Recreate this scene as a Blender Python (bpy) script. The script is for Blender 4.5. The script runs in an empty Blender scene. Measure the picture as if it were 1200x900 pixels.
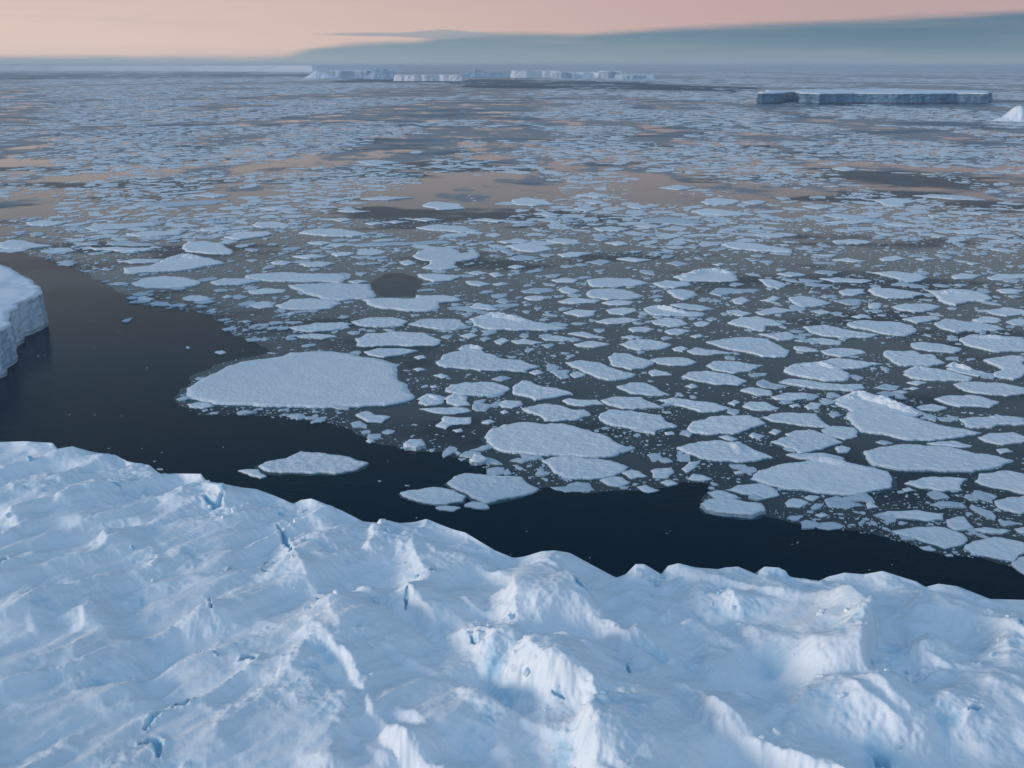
import bpy, bmesh, math, random
import numpy as np
from mathutils import Vector
from mathutils.geometry import delaunay_2d_cdt

random.seed(7)
RNG = np.random.default_rng(11)
C = bpy.context.scene.collection
SC = bpy.context.scene

# ------------------------------------------------------------------ camera
CAM_H = 100.0
FOC = 1177.6                    # focal length for a 1200 px wide frame
PITCH = math.atan((450 - 77) / FOC)
CP, SP = math.cos(PITCH), math.sin(PITCH)

cam_d = bpy.data.cameras.new('camera')
cam_d.sensor_width = 36.0
cam_d.lens = 36.0 * FOC / 1200.0
cam_d.clip_start = 1.0
cam_d.clip_end = 200000.0
cam = bpy.data.objects.new('camera', cam_d)
C.objects.link(cam)
cam.location = (0, 0, CAM_H)
cam.rotation_euler = (math.pi / 2 - PITCH, 0, 0)
SC.camera = cam


def ray(px, py):
    x = (px - 600.0) / FOC
    y = (450.0 - py) / FOC
    return (x, CP + y * SP, -SP + y * CP)


def ground(px, py, z=0.0):
    """where the sight line through a place in the photograph meets height z"""
    dx, dy, dz = ray(px, py)
    t = (z - CAM_H) / dz
    return (dx * t, dy * t)


def project(X, Y, Z):
    Z = Z - CAM_H
    f = Y * CP - Z * SP
    u = Y * SP + Z * CP
    return 600 + FOC * X / f, 450 - FOC * u / f


# ------------------------------------------------------------------ noise
_perm = np.random.default_rng(5).permutation(4096)
_ga = np.random.default_rng(6).uniform(0, 2 * np.pi, 4096)
_gx, _gy = np.cos(_ga), np.sin(_ga)


def _h(i, j):
    return _perm[(_perm[i & 4095] + j) & 4095]


def perlin(x, y):
    x = np.asarray(x, float); y = np.asarray(y, float)
    xi = np.floor(x).astype(np.int64); yi = np.floor(y).astype(np.int64)
    xf = x - xi; yf = y - yi
    u = xf * xf * xf * (xf * (xf * 6 - 15) + 10)
    v = yf * yf * yf * (yf * (yf * 6 - 15) + 10)

    def g(a, b):
        k = _h(xi + a, yi + b)
        return _gx[k] * (xf - a) + _gy[k] * (yf - b)
    n00, n10, n01, n11 = g(0, 0), g(1, 0), g(0, 1), g(1, 1)
    return ((n00 * (1 - u) + n10 * u) * (1 - v) + (n01 * (1 - u) + n11 * u) * v) * 1.5


def fbm(x, y, octv=4, gain=0.5):
    a, s, t = 1.0, 0.0, 0.0
    for k in range(octv):
        s = s + a * perlin(x * 2 ** k + 17.3 * k, y * 2 ** k - 9.1 * k)
        t += a; a *= gain
    return s / t


def ridged(x, y, octv=4, gain=0.5):
    a, s, t = 1.0, 0.0, 0.0
    for k in range(octv):
        s = s + a * (1 - np.abs(perlin(x * 2 ** k + 31.7 * k, y * 2 ** k + 5.3 * k)) * 1.6)
        t += a; a *= gain
    return s / t


def sstep(a, b, x):
    t = np.clip((x - a) / (b - a), 0, 1)
    return t * t * (3 - 2 * t)


# ------------------------------------------------------------------ materials
class NT:
    def __init__(self, nt):
        self.t = nt; self.n = nt.nodes; self.l = nt.links

    def new(self, kind, **kw):
        nd = self.n.new(kind)
        for k, v in kw.items():
            if k.startswith('i_'):
                key = k[2:]
                key = int(key) if key.isdigit() else key.replace('_', ' ')
                nd.inputs[key].default_value = v
            else:
                setattr(nd, k, v)
        return nd

    def link(self, a, b):
        self.l.new(a, b)

    def math(self, op, a, b=None, clamp=False):
        nd = self.n.new('ShaderNodeMath'); nd.operation = op; nd.use_clamp = clamp
        for i, v in enumerate((a, b)):
            if v is None: continue
            if isinstance(v, (int, float)): nd.inputs[i].default_value = v
            else: self.l.new(v, nd.inputs[i])
        return nd.outputs[0]

    def maprange(self, v, a, b, c=0.0, d=1.0, smooth=True):
        nd = self.n.new('ShaderNodeMapRange')
        nd.interpolation_type = 'SMOOTHSTEP' if smooth else 'LINEAR'
        for i, q in enumerate((a, b, c, d)):
            nd.inputs[i + 1].default_value = q
        self.l.new(v, nd.inputs[0])
        return nd.outputs[0]

    def mix(self, f, a, b):
        nd = self.n.new('ShaderNodeMix'); nd.data_type = 'RGBA'
        for i, v in ((0, f), (6, a), (7, b)):
            if isinstance(v, (int, float)): nd.inputs[i].default_value = v
            elif isinstance(v, tuple): nd.inputs[i].default_value = v if len(v) == 4 else v + (1,)
            else: self.l.new(v, nd.inputs[i])
        return nd.outputs[2]

    def noise(self, vec, scale, detail=4, rough=0.55):
        nd = self.n.new('ShaderNodeTexNoise')
        nd.inputs['Scale'].default_value = scale
        nd.inputs['Detail'].default_value = detail
        nd.inputs['Roughness'].default_value = rough
        self.l.new(vec, nd.inputs['Vector'])
        return nd.outputs[0]

    def scaled(self, vec, sx, sy, sz, rot=0.0):
        nd = self.n.new('ShaderNodeMapping')
        nd.inputs['Scale'].default_value = (sx, sy, sz)
        nd.inputs['Rotation'].default_value = (0, 0, rot)
        self.l.new(vec, nd.inputs['Vector'])
        return nd.outputs[0]


def material(name):
    m = bpy.data.materials.new(name)
    m.use_nodes = True
    t = NT(m.node_tree)
    b = t.n['Principled BSDF']
    return m, t, b


SNOW = (0.84, 0.87, 0.90)
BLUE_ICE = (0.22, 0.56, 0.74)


def make_snow(name, bump=0.25, scale=1.2, tint=SNOW, blue=0.0, vary=0.0, bdist=0.35):
    m, t, b = material(name)
    pos = t.new('ShaderNodeNewGeometry').outputs['Position']
    n1 = t.noise(pos, scale, 5, 0.6)
    n2 = t.noise(pos, scale * 0.16, 3, 0.5)
    dk = tuple(c * 0.96 for c in tint)
    col = t.mix(t.maprange(n2, 0.35, 0.65), tint, dk)
    if vary:
        # one floe is older and greyer than the next
        oi = t.new('ShaderNodeObjectInfo')
        col = t.mix(t.math('MULTIPLY', oi.outputs['Random'], 1.0), col, tuple(c * (1 - vary * k) for c, k in zip(tint, (1.25, 1.0, 0.8))))
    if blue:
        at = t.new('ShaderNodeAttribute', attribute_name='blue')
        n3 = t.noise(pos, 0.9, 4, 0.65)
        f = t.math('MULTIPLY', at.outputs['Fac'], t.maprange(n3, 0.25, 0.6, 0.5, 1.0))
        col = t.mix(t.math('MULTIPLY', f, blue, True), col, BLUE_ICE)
    t.link(col, b.inputs['Base Color'])
    b.inputs['Roughness'].default_value = 0.7
    b.inputs['Specular IOR Level'].default_value = 0.25
    bp = t.new('ShaderNodeBump', i_Strength=bump, i_Distance=bdist)
    t.link(n1, bp.inputs['Height'])
    t.link(bp.outputs[0], b.inputs['Normal'])
    return m


def make_ice(name, c1, c2, scale=0.5, rough=0.45):
    m, t, b = material(name)
    pos = t.new('ShaderNodeNewGeometry').outputs['Position']
    v = t.scaled(pos, 1, 1, 0.45)
    n = t.noise(v, scale, 5, 0.6)
    t.link(t.mix(t.maprange(n, 0.35, 0.65), c1, c2), b.inputs['Base Color'])
    b.inputs['Roughness'].default_value = rough
    bp = t.new('ShaderNodeBump', i_Strength=0.5, i_Distance=0.4)
    t.link(t.noise(v, scale * 3, 5, 0.65), bp.inputs['Height'])
    t.link(bp.outputs[0], b.inputs['Normal'])
    return m


def make_water(name, calm_lo, calm_hi, base_calm, base_ruf, rough_calm, rough_ruf, ior=1.33, shift=0.0, slush=None, ripple=(0.02, 0.2), spec=(0.82, 0.94, 1.0)):
    m, t, b = material(name)
    pos = t.new('ShaderNodeNewGeometry').outputs['Position']
    big = t.noise(t.scaled(pos, 0.55, 1, 1), 0.0080, 8, 0.62)
    calm = t.maprange(t.math('ADD', big, shift), calm_lo, calm_hi)
    bc = t.mix(calm, base_ruf, base_calm)
    r = t.maprange(calm, 0, 1, rough_ruf, rough_calm, False)
    if slush:
        # frosted slush, thicker towards the packed ice far out
        sp = t.new('ShaderNodeSeparateXYZ'); t.link(pos, sp.inputs[0])
        out_ = t.maprange(sp.outputs[1], 300, 1600, -0.08, 0.13)
        sm = t.maprange(t.math('ADD', t.noise(t.scaled(pos, 1, 0.6, 1), 0.014, 8, 0.66), out_), 0.52, 0.64)
        bc = t.mix(t.math('MULTIPLY', sm, 0.8), bc, slush)
        r = t.math('ADD', r, t.math('MULTIPLY', sm, 0.25))
    t.link(bc, b.inputs['Base Color'])
    t.link(r, b.inputs['Roughness'])
    b.inputs['IOR'].default_value = ior
    b.inputs['Specular Tint'].default_value = spec + (1,)
    rip = t.math('ADD', t.noise(t.scaled(pos, 0.35, 1, 1, 0.5), 0.22, 4, 0.6), t.math('MULTIPLY', t.noise(pos, 1.4, 3, 0.6), 0.4))
    bp = t.new('ShaderNodeBump', i_Distance=0.5)
    t.link(t.maprange(calm, 0, 1, ripple[1], ripple[0], False), bp.inputs['Strength'])
    t.link(rip, bp.inputs['Height'])
    t.link(bp.outputs[0], b.inputs['Normal'])
    return m


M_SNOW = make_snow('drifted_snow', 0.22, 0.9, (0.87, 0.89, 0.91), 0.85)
M_FLOE = make_snow('floe_snow', 1.0, 0.75, (0.90, 0.90, 0.90), vary=0.12, bdist=0.42)
M_BERG = make_snow('berg_snow', 0.3, 0.1, (0.84, 0.87, 0.91))
M_EDGE = make_ice('floe_edge_ice', (0.38, 0.52, 0.63), (0.60, 0.72, 0.80), 0.8)
M_CLIFF = make_ice('cliff_ice', (0.34, 0.48, 0.60), (0.70, 0.78, 0.86), 0.16)
M_SHADECLIFF = make_ice('shaded_cliff_ice', (0.03, 0.10, 0.17), (0.14, 0.25, 0.36), 0.02)  # the cliff's shade is painted in as very dark ice colours
M_ROWCLIFF = make_ice('hazy_cliff_ice', (0.24, 0.35, 0.44), (0.46, 0.56, 0.64), 0.02)  # paler ice colours, distance haze painted into the cliffs
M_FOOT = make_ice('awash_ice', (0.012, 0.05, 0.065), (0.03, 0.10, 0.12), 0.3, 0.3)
M_BLOCK = make_ice('blue_block_ice', (0.40, 0.64, 0.78), (0.80, 0.86, 0.90), 0.6)
M_SEA = make_water('open_water', 0.40, 0.62, (0.006, 0.023, 0.036), (0.004, 0.017, 0.028), 0.12, 0.24, 1.185, ripple=(0.05, 0.2), spec=(0.72, 0.92, 1.0))
M_LEAD = make_water('ruffled_lead', 0.60, 0.75, (0.012, 0.038, 0.06), (0.012, 0.038, 0.06), 0.5, 0.55, 1.2, spec=(0.72, 0.92, 1.0))
M_GREASE = make_water('grease_ice_skin', 0.40, 0.49, (0.080, 0.086, 0.09), (0.022, 0.038, 0.050), 0.10, 0.34, 1.33, slush=(0.22, 0.27, 0.32))
M_BRASH = make_snow('wet_brash', 0.4, 2.0, (0.60, 0.66, 0.71))


# ------------------------------------------------------------------ object helpers
def mesh_obj(name, verts, faces, mats, parent=None, fmat=None, smooth=False):
    me = bpy.data.meshes.new(name)
    me.from_pydata([tuple(map(float, v)) for v in verts], [], [tuple(map(int, f)) for f in faces])
    for m in (mats if isinstance(mats, (list, tuple)) else [mats]):
        me.materials.append(m)
    if fmat is not None:
        me.polygons.foreach_set('material_index', np.asarray(fmat, dtype=np.int32))
    if smooth:
        me.polygons.foreach_set('use_smooth', np.ones(len(me.polygons), dtype=bool))
    me.update()
    o = bpy.data.objects.new(name, me)
    C.objects.link(o)
    if parent is not None:
        o.parent = parent
    return o


def grid_obj(name, P, mats, parent=None, smooth=True, attr=None):
    """P: rows x cols x 3"""
    R, K = P.shape[:2]
    me = bpy.data.meshes.new(name)
    n = R * K
    me.vertices.add(n)
    me.vertices.foreach_set('co', P.reshape(-1).astype(np.float32))
    i = np.arange(n).reshape(R, K)
    q = np.stack([i[:-1, :-1], i[:-1, 1:], i[1:, 1:], i[1:, :-1]], -1).reshape(-1, 4)
    me.loops.add(q.size)
    me.loops.foreach_set('vertex_index', q.reshape(-1).astype(np.int32))
    me.polygons.add(len(q))
    me.polygons.foreach_set('loop_start', (np.arange(len(q)) * 4).astype(np.int32))
    me.polygons.foreach_set('use_smooth', np.full(len(q), smooth, dtype=bool))
    me.update(calc_edges=True)
    me.validate()
    me.materials.append(mats)
    if attr is not None:
        a = me.attributes.new('blue', 'FLOAT', 'POINT')
        a.data.foreach_set('value', attr.reshape(-1).astype(np.float32))
    o = bpy.data.objects.new(name, me)
    C.objects.link(o)
    if parent is not None:
        o.parent = parent
    return o


def empty(name, loc=(0, 0, 0)):
    o = bpy.data.objects.new(name, None)
    C.objects.link(o)
    o.location = loc
    o.empty_display_size = 1
    return o


def tag(o, label=None, cat=None, group=None, kind=None):
    for k, v in (('label', label), ('category', cat), ('group', group), ('kind', kind)):
        if v is not None:
            o[k] = v
    return o


def roughen(pts, levels, amp, rng):
    """midpoint displacement of a closed outline"""
    pts = [np.array(p, float) for p in pts]
    for L in range(levels):
        out = []
        n = len(pts)
        for i in range(n):
            a, b = pts[i], pts[(i + 1) % n]
            d = b - a
            m = (a + b) / 2 + np.array((-d[1], d[0])) * rng.uniform(-amp, amp)
            out += [a, m]
        pts = out
    return pts


def area(pts):
    p = np.asarray(pts)
    x, y = p[:, 0], p[:, 1]
    return 0.5 * float(np.sum(x * np.roll(y, -1) - np.roll(x, -1) * y))


def inside(poly, P):
    p = np.asarray(poly); P = np.asarray(P)
    x, y = P[:, 0], P[:, 1]
    r = np.zeros(len(P), bool)
    n = len(p)
    for i in range(n):
        x1, y1 = p[i]; x2, y2 = p[(i + 1) % n]
        if y1 == y2: continue
        c = ((y1 > y) != (y2 > y)) & (x < (x2 - x1) * (y - y1) / (y2 - y1) + x1)
        r ^= c
    return r


def edge_dist(poly, P):
    p = np.asarray(poly); P = np.asarray(P)
    best = np.full(len(P), 1e9)
    n = len(p)
    for i in range(n):
        a = p[i]; b = p[(i + 1) % n]
        d = b - a
        L = max(float(d @ d), 1e-9)
        t = np.clip(((P - a) @ d) / L, 0, 1)
        q = a + t[:, None] * d
        best = np.minimum(best, np.hypot(*(P - q).T))
    return best


def slab(outline, top, bottom, step, zfun, edge_drop=0.35, flare=0.0):
    """a floating slab: snow top with its own relief, ice edge down to below the water"""
    pts = np.asarray(outline, float)
    if area(pts) < 0: pts = pts[::-1]
    c = pts.mean(0)
    lo, hi = pts.min(0), pts.max(0)
    xs = np.arange(lo[0], hi[0], step); ys = np.arange(lo[1], hi[1], step)
    inner = np.zeros((0, 2))
    if len(xs) and len(ys):
        g = np.stack(np.meshgrid(xs, ys), -1).reshape(-1, 2)
        g = g + RNG.uniform(-0.3, 0.3, g.shape) * step
        g = g[inside(pts, g)]
        if len(g):
            g = g[edge_dist(pts, g) > step * 0.45]
        inner = g
    allp = np.concatenate([pts, inner]) if len(inner) else pts
    n = len(pts)
    res = delaunay_2d_cdt([Vector(p) for p in allp], [(i, (i + 1) % n) for i in range(n)], [], 1, 1e-5)
    V2 = np.array([(v[0], v[1]) for v in res[0]])
    tris = [tuple(f) for f in res[2]]
    # boundary edges of the triangulation
    cnt = {}
    for f in tris:
        for a, b in ((f[0], f[1]), (f[1], f[2]), (f[2], f[0])):
            cnt[(a, b)] = cnt.get((a, b), 0) + 1
    bd = [(a, b) for (a, b) in cnt if (b, a) not in cnt]
    bset = {a for a, b in bd} | {b for a, b in bd}
    dist = edge_dist(pts, V2)
    z = top + zfun(V2, dist)
    bi = np.array(sorted(bset))
    z[bi] = np.maximum(top * (1 - edge_drop * RNG.uniform(0.3, 1.2, len(bi))), top * 0.3)
    verts = [(x, y, q) for (x, y), q in zip(V2, z)]
    low = {}
    for k in bi:
        low[k] = len(verts)
        d = V2[k] - c
        s = 1.0 + flare
        verts.append((c[0] + d[0] * s, c[1] + d[1] * s, bottom))
    faces = [f for f in tris]
    fm = [0] * len(faces)
    for a, b in bd:
        faces.append((b, a, low[a], low[b])); fm.append(1)
    return verts, faces, fm

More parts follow.
